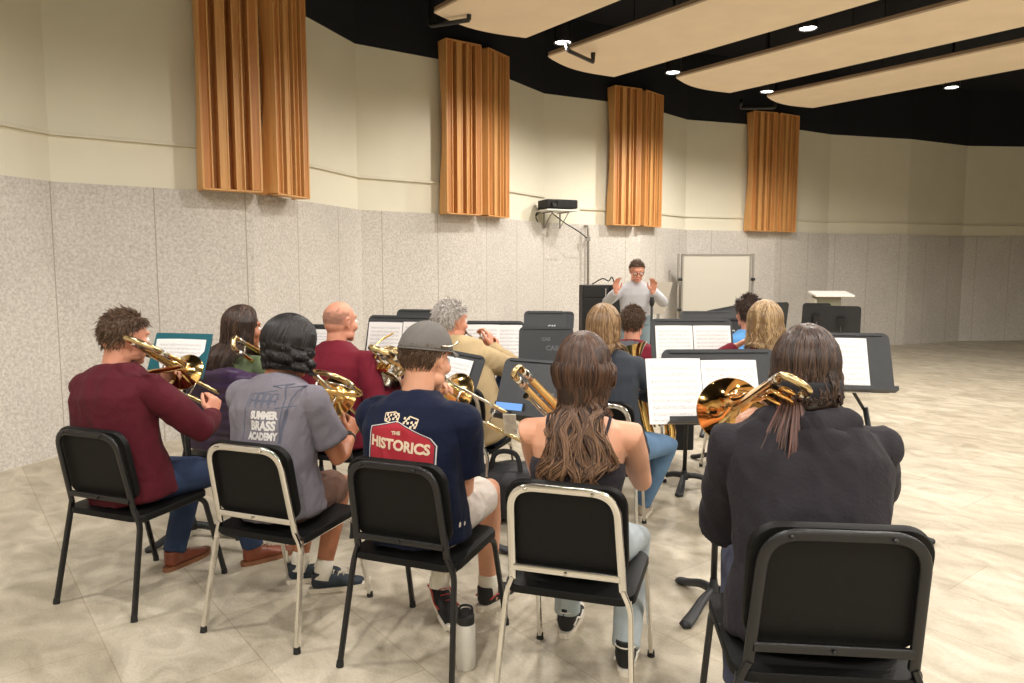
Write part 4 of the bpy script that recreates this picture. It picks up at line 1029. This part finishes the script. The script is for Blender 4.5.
def glasses(o, m, rimless=False):
    s = o.s; P_ = lambda x, y, z: o.hc+o.HR@V((x, y, z))*s; mb = MB()
    g = None
    for q in (-1, 1):
        pts = [P_(q*.032+.024*math.cos(a), .106, .0+.018*math.sin(a)) for a in [2*math.pi*k/20 for k in range(21)]]
        mb = MB().tube(pts, .0022, 6); ob = mb.build('glasses_rim' if g else 'glasses', m, o.body if g is None else g, True); g = g or ob
        MB().tube([P_(q*.056, .104, .006), P_(q*.079, .05, .008), P_(q*.081, -.02, .006), P_(q*.078, -.035, -.008)], .0022, 6).build('temple_arm', m, g, True)
    MB().tube([P_(-.009, .107, .004), P_(.009, .107, .004)], .002, 6).build('bridge', m, g, True); return g
def watch(o, which, m):
    W_ = o.W[which]; E_ = o.E[which]; d = (W_-E_).normalized(); a = d.orthogonal().normalized(); b = d.cross(a); c = W_-d*.022
    w_ = MB(); w_.lathe(c-d*.011, d, [(0, .0285), (.0, .031), (.022, .030), (.022, .0275)], 24); w = w_.build('watch', m, o.body, True)
    MB().lathe(c+V((0, 0, 1))*.026+V((0, -.012, 0)), V((0, -.3, 1)), [(0, .001), (0, .017), (.008, .016), (.009, .001)], 18).build('watch_case', m, w, auto=40)
def project(mb2, org, X, U, dirn, bv, off=.0015):
    """lays flat artwork on cloth: org is the centre, X and U its axes, dirn looks from the artwork towards the cloth"""
    out = []
    for a, b, c in mb2.v:
        p = org+X*a+U*b-dirn*.3; loc, no, i, dd = bv.ray_cast(p, dirn); 
        out.append(tuple((loc-dirn*(off+c)) if loc is not None else (org+X*a+U*b)))
    mb2.v = out; return mb2
def dense(mb2, cut=.006):
    me = mb2.mesh('d'); bm = bmesh.new(); bm.from_mesh(me); bmesh.ops.triangulate(bm, faces=bm.faces)
    for it in range(6):
        es = [e for e in bm.edges if e.calc_length() > cut]
        if not es: break
        bmesh.ops.subdivide_edges(bm, edges=es, cuts=1); bmesh.ops.triangulate(bm, faces=[f for f in bm.faces if len(f.verts) > 3])
    r = MB(); bm.verts.index_update(); r.add([v.co.copy() for v in bm.verts], [tuple(v.index for v in f.verts) for f in bm.faces]); bm.free(); bpy.data.meshes.remove(me); return r

# ------------------------------------------------------------------ the players
def cloth(name, c, noise=.08, rough=.85, bump=.25, bs=90, sheen=.03): return mat(name, c, rough, spec=.2, noise=noise, nscale=6, bump=bump, bscale=bs, sheen=sheen)
Z3 = V((0, 0, 1))
H_black = hairmat('hair_black', (.005, .004, .004, 1), (.022, .018, .017, 1), .48)
H_brown = hairmat('hair_brown', (.028, .013, .008, 1), (.105, .05, .027, 1), .44, tip=(.34, .19, .10, 1))
H_dark = hairmat('hair_dark_brown', (.018, .009, .006, 1), (.085, .045, .028, 1), .4)
H_blond = hairmat('hair_blond', (.13, .07, .032, 1), (.36, .23, .115, 1), .4)
H_wavy = hairmat('hair_wavy_blond', (.18, .105, .045, 1), (.52, .36, .19, 1), .4)
H_grey = hairmat('hair_grey', (.36, .32, .29, 1), (.72, .68, .64, 1), .5)
H_shortbrown = hairmat('hair_short_brown', (.05, .025, .012, 1), (.14, .08, .045, 1), .45)
H_stub = hairmat('hair_stubble', (.42, .235, .165, 1), (.48, .28, .21, 1), .6)
maroon = cloth('maroon_knit', srgb(108, 26, 42)); maroon2 = cloth('dark_maroon_knit', srgb(80, 22, 33))
denim = mat('dark_denim', srgb(34, 52, 84), .85, noise=.25, nscale=10, bump=.3, bscale=200)
denim2 = mat('mid_denim', srgb(92, 124, 158), .85, noise=.18, nscale=8, bump=.3, bscale=200)
denim3 = mat('light_denim', srgb(176, 188, 194), .85, noise=.12, nscale=7, bump=.3, bscale=200)
denim4 = mat('grey_denim', srgb(70, 74, 96), .85, noise=.3, nscale=7, bump=.3, bscale=200)
M_sole = mat('sole_white', srgb(222, 214, 200), .5); M_sock = mat('sock_white', srgb(232, 228, 218), .85, bump=.2)
brown_l = mat('brown_leather', srgb(122, 62, 40), .35, noise=.15, nscale=20); M_tan = mat('tan_sole', srgb(128, 84, 56), .6)
navyshoe = mat('navy_mesh', srgb(34, 44, 56), .7, noise=.2, nscale=40); blackshoe = mat('black_canvas', srgb(22, 22, 24), .7)

# grey printed t-shirt
T3 = trombone('brass trombone beside the dark curly haired head, bell over the right shoulder', at(313, 374, 3.40), at(336, 396, 3.72), (.93, -.37, -.1), mouth=mouth_of(at(291, 348, 3.22), YW+R(22), R(18)), bell_r=.105, slide_len=.62)
p3 = person('person with curly black hair in grey printed t-shirt, sitting, holding a trombone', (-1.0, 3.09), YW, at(291, 348, 3.22), hyaw=R(22), hpitch=R(18), skin='tan', s=1.0, wide=.97,
            hr=at(350, 437, 3.40), hl=at(300, 405, 3.42), elbR=V((.35, -.2, -1)), fR=(.1, .55, .65), palmR=(-.7, .5, .1), sideR=(0, .3, 1), curlR=1.15,
            feet=(( on(311, 592), on(360, 586)), (on(288, 583), on(330, 577))), shirt=cloth('grey_tshirt', srgb(116, 112, 121)), shirt_name='tshirt', sleeves='short', trousers=cloth('brown_shorts', srgb(112, 84, 72)), shorts=True, trouser_name='shorts', vox=.005, wr=.011)
shoes(p3, navyshoe, M_sole, M_sock, stripe=None); watch(p3, 0, M_rubber)
def curly(o, m, length=.15, n=900, seed=5): return long_hair(o, m, n=n, length=length, wave=.012, wfreq=7, seed=seed, rad=.0036, face_open=50, back=.0, spread=.98, avoid=(o.shirt,), core_r=.026, k=1.17)
curly(p3, H_black, .14, 1200)
bv = bvh(p3.shirt); dn = V((.36, .93, -.05)).normalized(); X = V((.93, -.36, 0)); U = V((0, 0, 1))
o0 = at(259, 424, 2.95); pr_w = mat('print_white', (.62, .6, .58, 1), .8); pr_n = mat('print_slate', srgb(84, 88, 104), .85)
for tx, sz, dy, sq in (('SUMMER', .041, .030, .72), ('BRASS', .050, -.012, .78), ('ACADEMY', .040, -.054, .66), ('2 0 2 3', .018, -.096, 1)):
    if tx.startswith('2'): continue
    t = dense(text_mesh(tx, sz, offset=.0026, squeeze=sq), .012); t.v = [(a, b+dy, c) for a, b, c in t.v]; project(t, o0, X, U+X*-.04, dn, bv).build('shirt_print', pr_w, p3.shirt)
art = MB()
def stroke(mb, pts, wd):
    pts = [V((x, y, 0)) for x, y in pts]
    for a, b in zip(pts, pts[1:]):
        d = (b-a).normalized(); n = V((-d.y, d.x, 0))*wd/2; mb.add([a-n, b-n, b+n, a+n], [(0, 1, 2, 3)])
for x0 in (-.075, -.045, -.015, .015):
    stroke(art, [(x0, .06), (x0, .115), (x0+.022, .115), (x0+.022, .07)], .005); stroke(art, [(x0-.01, .075), (x0+.03, .10)], .004); stroke(art, [(x0-.01, .09), (x0+.02, .085)], .006)
stroke(art, [(-.09, -.07), (-.09, .11), (.03, .13)], .004)
stroke(art, [(.055, .145), (.06, .125), (.068, .10), (.07, .06), (.066, .0), (.08, -.06)], .005); stroke(art, [(.115, .15), (.10, .13), (.088, .10), (.086, .06), (.084, .0)], .005)
stroke(art, [(.052, .148), (.075, .158), (.095, .158), (.118, .15)], .005); stroke(art, [(.04, .06), (.11, .07)], .005); stroke(art, [(.075, -.08), (.085, .055)], .012)
project(dense(art, .012), o0, X, U, dn, bv, .001).build('shirt_print', pr_n, p3.shirt)

# navy shirt, grey cap
T5 = trombone('brass trombone of the navy shirted person, its rear crook left of the grey cap', at(373, 349, 2.92), at(456, 393, 3.34), (.77, -.64, -.15), mouth=mouth_of(at(427, 358, 2.92), YW+R(12), R(12), 1.06), bell_r=.095, slide_len=.6, gap=.10)
p5 = person('person in navy shirt with red badge and grey cap, sitting, playing a trombone', (-.365, 2.81), YW, at(427, 358, 2.92), hyaw=R(12), hpitch=R(12), skin='light', s=1.06, wide=1.0,
            hr=at(452, 452, 3.12), hl=at(425, 405, 3.15), elbR=V((.1, -.15, -1)), feet=((on(480, 611), on(504, 597)), (on(434, 605)+V((0, 0, .07)), on(448, 622))),
            shirt=cloth('navy_tshirt', srgb(13, 22, 46)), shirt_name='tshirt', sleeves='short', trousers=cloth('pale_shorts', srgb(214, 205, 196), .05), shorts=True, trouser_name='shorts', vox=.005, wr=.009)
shoes(p5, blackshoe, M_sole, M_sock, stripe=mat('shoe_accent', srgb(170, 60, 55), .6))
short_hair(p5, H_shortbrown, n=2200, length=.022, hairline=lambda d: HL_short(d) and d.z < .35, core=1.04, messy=.2)
# cap
def cap(o, m):
    s = o.s; P_ = lambda d, k: o.hc+o.HR@(skullpt(o, d, k)*s+V((0, 0, .006)))
    vs = []; fs = []; nu, nv = 48, 16
    for i in range(nv+1):
        ph = math.radians(1+88*i/nv)
        for j in range(nu):
            th = 2*math.pi*j/nu; d = V((math.sin(ph)*math.cos(th), math.sin(ph)*math.sin(th), math.cos(ph)*1.06-.02+.06*math.sin(th)*math.sin(ph)))
            k = 1.17+.012*math.cos(6*th)*.3
            vs.append(o.hc+o.HR@((V((0, -.014, .03))+V((d.x*.078, d.y*.099, d.z*.090))*k)*s))
    for i in range(nv):
        for j in range(nu): fs.append((i*nu+j, i*nu+(j+1) % nu, (i+1)*nu+(j+1) % nu, (i+1)*nu+j))
    fs.append(tuple(range(nu)))
    mb = MB().add(vs, fs); c = mb.build('cap', m, o.body, True); so = c.modifiers.new('s', 'SOLIDIFY'); so.thickness = .004
    bot = [vs[nv*nu+j] for j in range(nu)]
    MB().tube(bot+[bot[0]], .0035, 6).build('cap_seam', m, c, True)
    br = MB(); out = []; Q = lambda x, y, z: o.hc+o.HR@V((x, y, z))*s
    rows = []
    for k in range(4):
        t = k/3; rows.append([Q((-.075+.15*i/12)*(1-.12*t), .060+.040*math.sin(math.pi*i/12)+.075*t*math.sin(math.pi*(.12+.76*i/12)), .052-.018*t-.02*((i-6)/6)**2) for i in range(13)])
    br.add([p for r_ in rows for p in r_], [(a*13+i, a*13+i+1, (a+1)*13+i+1, (a+1)*13+i) for a in range(3) for i in range(12)])
    b = br.build('brim', m, c, True); so = b.modifiers.new('s', 'SOLIDIFY'); so.thickness = .004
    MB().ell(Q(0, -.014, .138), (.008, .008, .005), o.HR).build('button', m, c, True)
    return c
cp_ = cap(p5, mat('cap_grey', srgb(104, 100, 96), .9, noise=.06, nscale=30, bump=.3, bscale=300))
Q5 = lambda x, y, z: p5.hc+p5.HR@V((x, y, z))*p5.s
gl = MB().tube(smooth_path([Q5(.094, -.035, .045), Q5(.098, .0, .05), Q5(.098, .035, .062), Q5(.094, .06, .075)], 5), .0028, 8).build('sunglasses', M_nickel, None, True); gl.parent = cp_
# HISTORICS badge
bv = bvh(p5.shirt); dn = V((.36, .93, -.02)).normalized(); X = V((.93, -.36, 0)).normalized(); U = V((0, 0, 1))
o0 = at(403, 441, 2.72); sc = 2.72/740
def badge(k, m, off, crop=0):
    P_ = [(-34, 13), (-4, 20), (31, 5), (37, -2), (37, -40), (-34, -40)]
    mb = MB(); n = len(P_); mb.add([V((x*sc*k, (y)*sc*k-(1-k)*.01, 0)) for x, y in P_], [tuple(range(n))]); project(dense(mb, .012), o0, X, U, dn, bv, off).build('shirt_print', m, p5.shirt)
badge(1.05, pr_w, .0012); badge(1.02, mat('print_navy', srgb(22, 30, 50), .8), .0018); badge(.985, mat('print_red', srgb(158, 28, 44), .8), .0024)
t = dense(text_mesh('HISTORICS', .052, offset=.0022, squeeze=.95), .012); t.v = [(a, b-a*.10-.012, c) for a, b, c in t.v]; project(t, o0, X, U, dn, bv, .0034).build('shirt_print', mat('print_cream', srgb(214, 196, 170), .8), p5.shirt)
t = dense(text_mesh('THE', .018, offset=.001), .012); t.v = [(a-.012, b+.034, c) for a, b, c in t.v]; project(t, o0, X, U, dn, bv, .0034).build('shirt_print', mat('print_cream', srgb(214, 196, 170), .8), p5.shirt)
ck = MB()
for cx, cy in ((-.055, .088), (-.025, .092), (.02, .080), (.05, .066)):
    for a in range(3):
        for b in range(3):
            if (a+b) % 2 == 0: ck.add([V((cx+(a-1.5)*.008, cy+(b-1.5)*.008, 0)), V((cx+(a-.5)*.008, cy+(b-1.5)*.008, 0)), V((cx+(a-.5)*.008, cy+(b-.5)*.008, 0)), V((cx+(a-1.5)*.008, cy+(b-.5)*.008, 0))], [(0, 1, 2, 3)])
stroke(ck, [(-.075, .10), (-.07, .075), (-.04, .07)], .004); stroke(ck, [(-.075, .10), (-.03, .108), (-.012, .095), (-.015, .072)], .004); stroke(ck, [(.01, .07), (.03, .095), (.065, .085), (.062, .06)], .004)
project(ck, o0, X, U, dn, bv, .002).build('shirt_print', mat('print_cream', srgb(214, 196, 170), .8), p5.shirt)

# tank top, long hair
T7 = trombone('brass trombone with its rear crook rising left of the long brown hair', at(520, 368, 2.62), at(574, 424, 3.0), (-.3, 0, -.8), bell_r=.095, gap=.036, slide_len=.46, ext=.0)
yw7 = R(14)
p7 = person('person with long wavy brown hair in black tank top and pale jeans, sitting', (.225, 2.54), yw7, at(584, 371, 2.62), hyaw=R(2), hpitch=R(6), skin='light', s=1.0, female=True, wide=1.08,
            hr=V((.46, 2.95, .78)), hl=V((.22, 2.9, .9)), elbR=V((.35, -.25, -1)), elbL=V((-.35, -.25, -1)), feet=((on(624, 676), on(628, 656)), (on(564, 638), on(577, 612))), shirt=cloth('black_tank', srgb(50, 46, 52)),
            shirt_name='tank_top', tank=True, trousers=denim3, trouser_name='jeans', vox=.005, wr=.002)
shoes(p7, blackshoe, M_sole, None, stripe=M_sock, boot=True)
long_hair(p7, H_brown, n=1500, length=.43, wave=.012, wfreq=2.6, seed=11, rad=.0034, avoid=(p7.body, p7.shirt), part=.0, face_open=62, back=.045, spread=.55, core_r=.027, k=1.10)

# hooded person at the right
yw13 = R(6)
T13 = trombone('large golden trombone with valve tubing and a wide bell left of the dark hooded person', at(781, 376, 2.08), at(731, 411, 2.72), (.75, .1, -.55), mouth=mouth_of(at(806, 372, 2.28), R(6), R(6), 1.05), bell_r=.125, gap=.085, valve=True, bellm=M_rose)
p13 = person('person in dark hooded sweatshirt with dark brown hair and glasses, sitting at the right edge', (.84, 2.0), yw13, at(806, 372, 2.28), hyaw=R(22), hpitch=R(6), skin='light', s=1.05, female=True, wide=1.22,
             hr=V((1.05, 2.4, .95)), hl=V((.73, 2.36, .94)), elbR=V((.4, -.3, -1)), elbL=V((-.25, -.25, -1)), feet=((on(820, 720), on(826, 690)), (on(736, 715), on(742, 690))),
             shirt=cloth('charcoal_sweat', srgb(40, 37, 42), .1), shirt_name='hoodie', sleeves='long', hood=True, trousers=denim4, trouser_name='jeans', vox=.0055, wr=.015)
shoes(p13, blackshoe, M_sole, None)
long_hair(p13, H_dark, n=1100, length=.15, wave=.008, wfreq=2, seed=13, rad=.0034, avoid=(p13.shirt,), face_open=60, back=.02, spread=1.02, core_r=.024, k=1.10)
rs_ = random.Random(4); st = []
b0 = p13.hc+p13.HR@V((-.03, -.105, -.06))
for i in range(260):
    a = rs_.uniform(0, 6.28); q = rs_.random()**.5; o_ = V((math.cos(a)*.03*q, math.sin(a)*.03*q, 0)); sp_ = V((math.cos(a), math.sin(a)*.4, 0))*.045*q
    L = rs_.uniform(.2, .27); st.append(smooth_path([b0+o_*.6+V((0, .02, .02)), b0+o_+V((-.01, -.035, -.02)), b0+o_*1.4+sp_*.5+V((-.03, -.065, -.10)), b0+o_*1.5+sp_+V((-.045, -.085, -L*.8)), b0+o_+sp_*1.3+V((-.055, -.08, -L))], 4))
strands_obj('ponytail', st, .0042, hairmat('hair_auburn_end', (.03, .014, .01, 1), (.13, .06, .045, 1), .4), p13.body, 4, 3)
sc_ = MB()
pts = [p13.hc+p13.HR@V((math.cos(a)*.103, -.014+math.sin(a)*.128, -.045+.012*math.sin(a))) for a in [math.radians(-205+230*k/24) for k in range(25)]]
sc_.tube(pts, [(.030, .007)]*len(pts), 10, ref=Z3); sc_.build('headband', mat('black_cloth', (.008, .008, .012, 1), .8), p13.body, True)
glasses(p13, M_rubber)

# left edge: maroon sweater and jeans
T1 = trombone('brass trombone of the person at the left edge, bell beside the teal folder', at(128, 340, 3.3), at(186, 372, 3.68), (.9, -.4, -.2), mouth=mouth_of(at(126, 338, 3.42), YW+R(12), R(10)), bell_r=.092, slide_len=.6)
p1 = person('person in dark maroon sweater, jeans and brown leather shoes at the left edge, playing', (-1.77, 3.34), YW, at(126, 338, 3.42), hyaw=R(12), hpitch=R(10), skin='pink', s=1.02, wide=1.08,
            hr=at(212, 416, 3.62), hl=at(160, 385, 3.62), elbR=V((.9, .2, -.9)), fR=(.1, .3, .9), palmR=(-.8, .5, .2), sideR=(-.3, -.5, .8), curlR=1.2,
            feet=((on(243, 566), on(290, 553)), (on(166, 572), on(196, 558))), shirt=maroon2, shirt_name='sweater', trousers=denim, trouser_name='jeans', vox=.0055, wr=.011)
shoes(p1, brown_l, M_tan, None, style='sneaker'); short_hair(p1, H_shortbrown, n=1500, length=.03)

# bald, maroon sweater
p4 = person('bald person in maroon sweater seen from behind, sitting', (-1.04, 4.33), YW, at(341, 322, 4.42), hyaw=R(16), hpitch=R(2), skin='pink', s=1.02, wide=1.02,
            hr=at(390, 387, 4.46), hl=at(352, 372, 4.75), elbR=V((.35, -.5, -1)), fR=(.8, .5, .15), palmR=(-.3, .6, .5), sideR=(-.2, .3, 1), curlR=.5,
            shirt=maroon, shirt_name='sweater', trousers=cloth('olive_trousers', srgb(92, 82, 58)), trouser_name='trousers', vox=.006, wr=.011)
shoes(p4, blackshoe, M_sole); stub_rng = random.Random(8); short_hair(p4, H_stub, n=1800, length=.008, hairline=lambda d: HL_short(d) and d.z < .05+.5*stub_rng.random() and (d.y < .1), core=.90, messy=.2, lift=.1, rad=.0012, k=1.006)
# purple puffer
T2 = trombone('brass trombone whose rear crook shows in front of the long straight dark hair', at(236, 338, 4.10), at(292, 372, 4.70), (.2, 0, -1), mouth=mouth_of(at(244, 328, 4.38), R(54), R(6)), bell_r=.095, gap=.075)
p2 = person('person with long straight dark hair and a hair clip in olive top, sitting', (-1.68, 4.28), R(26), at(244, 328, 4.38), hyaw=R(28), hpitch=R(6), skin='tan', s=.98, female=True, wide=1.15,
            shirt=cloth('olive_top', srgb(92, 104, 76), .1), shirt_name='shirt', trousers=denim, trouser_name='jeans', vox=.006, wr=.004, elbR=V((.9, -.2, -.6)))
# purple padded jacket over the chair back
mb = MB(); mb.caps([(-.2, 0, .76), (0, -.01, .775), (.2, 0, .76)], [(.085, .055), (.095, .06), (.085, .055)], 18)
mb.box((0, -.045, .60), (.46, .09, .36)); mb.box((0, .05, .64), (.44, .05, .26)); mb.caps([(-.23, -.02, .78), (-.25, -.03, .5)], [.06, .05], 14); mb.caps([(.23, -.02, .78), (.25, -.03, .5)], [.06, .05], 14)
me = remesh(mb, .011, 6)
n = len(me.vertices); co = np.empty(n*3); me.vertices.foreach_get('co', co); co = co.reshape(-1, 3); no = np.empty(n*3); me.vertex_normals.foreach_get('vector', no); no = no.reshape(-1, 3)
co += no*(np.abs(np.sin(co[:, 2]*math.pi/.05))[:, None]**.6*.014); me.vertices.foreach_set('co', co.ravel()); me.update()
jk = obj('padded_jacket', me, mat('purple_puffer', srgb(62, 42, 74), .45, bump=.2, bscale=60)); jk.location = (-1.58, 4.12, .08); jk.rotation_euler = (0, 0, -YW); tag(jk, 'dark purple padded jacket draped over the chair back of the dark long haired person', 'jacket')
shoes(p2, blackshoe, M_sole)
long_hair(p2, H_dark, n=900, length=.36, wave=.004, wfreq=1.5, seed=21, rad=.0034, avoid=(p2.shirt,), face_open=62, back=.03, spread=1.0, core_r=.024, k=1.08)
cl = MB().box(p2.hc+p2.HR@V((.02, -.118, .045)), (.06, .006, .007), p2.HR).build('hair_clip', M_nickel, p2.body)
# grey haired trumpet player
p6 = person('grey haired person in tan shirt playing a trumpet', (-.2, 4.45), R(24), at(452, 321, 4.55), hyaw=R(24), hpitch=R(4), skin='pink', s=1.0, wide=1.2,
            hr=at(491, 347, 4.72), hl=at(481, 350, 4.8), elbR=V((.9, -.2, -.6)), fR=(-.1, .25, .9), palmR=(-.8, .3, 0), sideR=(0, -1, 0), curlR=.8,
            shirt=cloth('tan_shirt', srgb(182, 160, 122), .06), shirt_name='shirt', trousers=denim, trouser_name='jeans', vox=.006, wr=.012)
shoes(p6, blackshoe, M_sole); short_hair(p6, H_grey, n=3000, length=.03, core=1.09, k=1.09, messy=.45, lift=.25, rad=.0026)
mth_ = p6.hc+p6.HR@V((0, .105, -.066)); bl_ = at(499, 356, 4.98)
r = empty('trumpet', mth_); tag(r, 'brass trumpet raised by the grey haired player', 'trumpet'); e_ = bl_-mth_; L_ = e_.normalized(); le = e_.length
MB().lathe(L_*(le-.30) if le > .32 else V((0, 0, 0)), L_, [(0, .006)]+[(.30*t, .006+.055*t**6+.004*t) for t in [i/16 for i in range(1, 17)]], 32).build('bell', M_brass, r, True)
MB().lathe((0, 0, 0), L_, [(0, .012), (.002, .013), (.02, .009), (.03, .005), (.09, .005)], 16).build('mouthpiece', M_nickel, r, True)
MB().tube([L_*.08, L_*(le-.05)], .0058, 10).build('leadpipe', M_goldtube, r, True)
dz = V((0, 0, -1)); MB().tube(round_path([L_*(le-.3), L_*.1, L_*.1+dz*.07, L_*(le-.12)+dz*.07, L_*(le-.12)], .035), .0062, 10).build('tubing', M_brass, r, True)
for k in range(3): MB().lathe(L_*(le*.5-.03+.027*k)+V((0, 0, .04)), (0, 0, -1), [(-.035, .001), (-.035, .008), (-.03, .008), (-.03, .003), (0, .003), (0, .0115), (.12, .0115), (.125, .001)], 16).build('valve', M_nickel, r, auto=40)
# blond hair, dark grey sweater, euphonium
p8 = person('person with straight blond hair in dark grey sweater and jeans, holding a euphonium', (.56, 4.04), R(15), at(604, 328, 4.12), hyaw=R(8), hpitch=R(5), skin='light', s=.98, female=True, wide=1.12,
            hr=at(644, 393, 4.28), hl=at(600, 375, 4.4), elbR=V((.9, -.3, -.7)), knees=[V((.9, .4, 1)), V((-.2, .6, 1))], feet=((on(640, 520), on(648, 508)), (on(600, 520), on(612, 508))), shirt=cloth('slate_sweater', srgb(54, 59, 67)), shirt_name='sweater', trousers=denim2, trouser_name='jeans', vox=.006, wr=.01)
shoes(p8, mat('canvas_beige', srgb(178, 166, 150), .8), M_sole)
long_hair(p8, H_blond, n=1000, length=.22, wave=.005, wfreq=2, seed=31, rad=.0036, avoid=(p8.shirt,), face_open=60, back=.015, spread=.98, core_r=.026, k=1.09)
def euphonium(label, bottom, top, side, belldir=1):
    b0 = V(bottom); ax = (V(top)-b0); Lh = ax.length; A = ax.normalized(); S_ = V(side); S_ = (S_-A*S_.dot(A)).normalized(); N_ = A.cross(S_)
    r = empty('euphonium', b0); tag(r, label, 'euphonium')
    pr = [(.0, .05)]+[(Lh*t, .05-.02*t+.10*t**6) for t in [i/18 for i in range(1, 19)]]
    MB().lathe((0, 0, 0), A, pr, 36).build('bell', M_brass, r, True)
    pts = [A*0+S_*0]+[S_*.075-S_*.075*math.cos(a)-A*.085*math.sin(a) for a in [math.pi*k/10 for k in range(1, 11)]]+[S_*.15+A*.28]
    MB().caps(pts, [.052-.024*i/len(pts) for i in range(len(pts))], 20).build('bottom_bow', M_brass, r, True)
    for k in range(4):
        o_ = S_*(.05+.028*k)+N_*(.05+.01*(k % 2)); MB().tube(round_path([o_+A*.02, o_+A*(Lh*.75-.03*k), o_+S_*.03+A*(Lh*.75-.03*k), o_+S_*.03+A*.06], .015), .0078, 10).build('tubing', M_goldtube, r, True)
    for k in range(3): MB().lathe(S_*(.045+.034*k)+N_*.085+A*.12, A, [(0, .001), (0, .014), (.17, .014), (.172, .004), (.20, .004), (.2, .009), (.206, .009), (.206, .001)], 18).build('valve', M_nickel, r, auto=40)
euphonium('brass euphonium standing in the lap of the blond person in dark grey', at(646, 434, 4.33), at(626, 346, 4.40), (.9, .1, .1))
# row before the conductor
p9 = person('person with short brown hair in maroon and grey shirt, seated before the conductor', (.88, 5.4), R(8), at(633, 323, 5.45), hyaw=R(12), hpitch=R(2), skin='pink', s=1.0,
            shirt=maroon, trousers=denim, trouser_name='jeans', vox=.007, wr=.005)
shoes(p9, blackshoe, M_sole)
bv = bvh(p9.shirt); mb = MB(); mb.add([V((x, y, 0)) for x, y in ((-.13, .04), (.05, .06), (.04, -.3), (-.15, -.3))], [(0, 1, 2, 3)])
project(dense(mb, .02), p9.N+V((-.0, 0, -.03)), p9.r, Z3, p9.f, bv, .003).build('shirt_panel', cloth('grey_panel', srgb(88, 88, 92)), p9.shirt)
short_hair(p9, H_shortbrown, n=1800, length=.03, core=1.06, k=1.06)
p11 = person('person with wavy blond hair in maroon shirt seen from behind', (1.56, 4.38), R(-5), at(764, 324, 4.45), hyaw=R(-4), hpitch=R(4), skin='light', s=.98, female=True, wide=1.1, shirt=maroon, trousers=denim, trouser_name='jeans', vox=.007,
             hl=at(735, 347, 4.7), elbL=V((-1, 0, -.5)))
shoes(p11, blackshoe, M_sole)
long_hair(p11, H_wavy, n=1000, length=.20, wave=.010, wfreq=3.5, seed=41, rad=.0038, avoid=(p11.shirt,), face_open=55, back=.01, spread=1.1, core_r=.028, k=1.16)
p10 = person('person with short dark hair partly hidden behind the wavy blond hair', (1.70, 5.3), R(-12), at(748, 313, 5.35), hyaw=R(8), hpitch=R(3), skin='pink', s=1.0, shirt=cloth('blue_shirt', srgb(92, 150, 205)), trousers=denim, trouser_name='jeans', vox=.007)
shoes(p10, blackshoe, M_sole); short_hair(p10, H_dark, n=1500, length=.035, core=1.1, k=1.09)
# french horn by the bald person
hb = at(388, 381, 4.30); r = empty('french_horn', hb); tag(r, 'brass horn with a round bell held by the bald person in maroon', 'french horn')
ax = V((-.35, -.75, -.55)).normalized(); MB().lathe(-ax*.16, ax, [(0, .02)]+[(.17*t, .02+.075*t**2.2) for t in [i/12 for i in range(1, 13)]]+[(.172, .09), (.17*.5, .035)], 32).build('bell', M_nickel, r, True)
up = (V((0, 0, 1))-ax*ax.z).normalized(); sx = ax.cross(up)
for k, (rad_, o_) in enumerate(((.10, .02), (.085, .045), (.07, .0))):
    c = up*.10-ax*(.05+.03*k)-sx*.02
    MB().tube([c+(up*math.cos(a)+sx*math.sin(a))*rad_ for a in [2*math.pi*i/28 for i in range(29)]], .008, 8).build('tubing', M_goldtube, r, True)
for k in range(3): MB().lathe(up*.10-sx*(.03-.03*k)-ax*.03, ax, [(0, .001), (0, .014), (.05, .014), (.05, .001)], 16).build('rotor_valve', M_brass, r, auto=40)
MB().tube(smooth_path([up*.17+sx*.02, up*.20+sx*.05-ax*.1, up*.16+sx*.04-ax*.25], 5), .006, 8).build('leadpipe', M_brass, r, True)
# conductor
pc_ = at(637, 271, 8.1)
p12 = person('conductor in pale grey sweater and jeans, standing with both hands raised', (pc_.x, 8.15), R(180), pc_, hpitch=R(18), skin='pink', s=.97, wide=.95, standing=True,
             hr=at(616, 292, 7.78), hl=at(653, 292, 7.78), elbR=V((-1, 0, -1)), elbL=V((1, 0, -1)), fR=(-.05, -.15, 1), fL=(.05, -.15, 1), palmR=(.5, -1, 0), palmL=(-.5, -1, 0), sideR=(1, 0, .2), sideL=(-1, 0, .2), curlR=.4, curlL=.45,
             shirt=cloth('pale_sweater', srgb(182, 182, 186), .05), shirt_name='sweater', trousers=mat('faded_denim', srgb(118, 134, 140), .85, noise=.15), trouser_name='jeans', vox=.0065, wr=.004)
shoes(p12, blackshoe, M_sole); short_hair(p12, H_shortbrown, n=2000, length=.018, core=1.05, hairline=lambda d: HL_short(d)); glasses(p12, M_rubber)
MB().ell(p12.hc+p12.HR@V((0, .1, -.067))*.97, (.018, .006, .006), p12.HR).build('mouth', M_lip, p12.body, True)
watch(p12, 1, M_rubber)
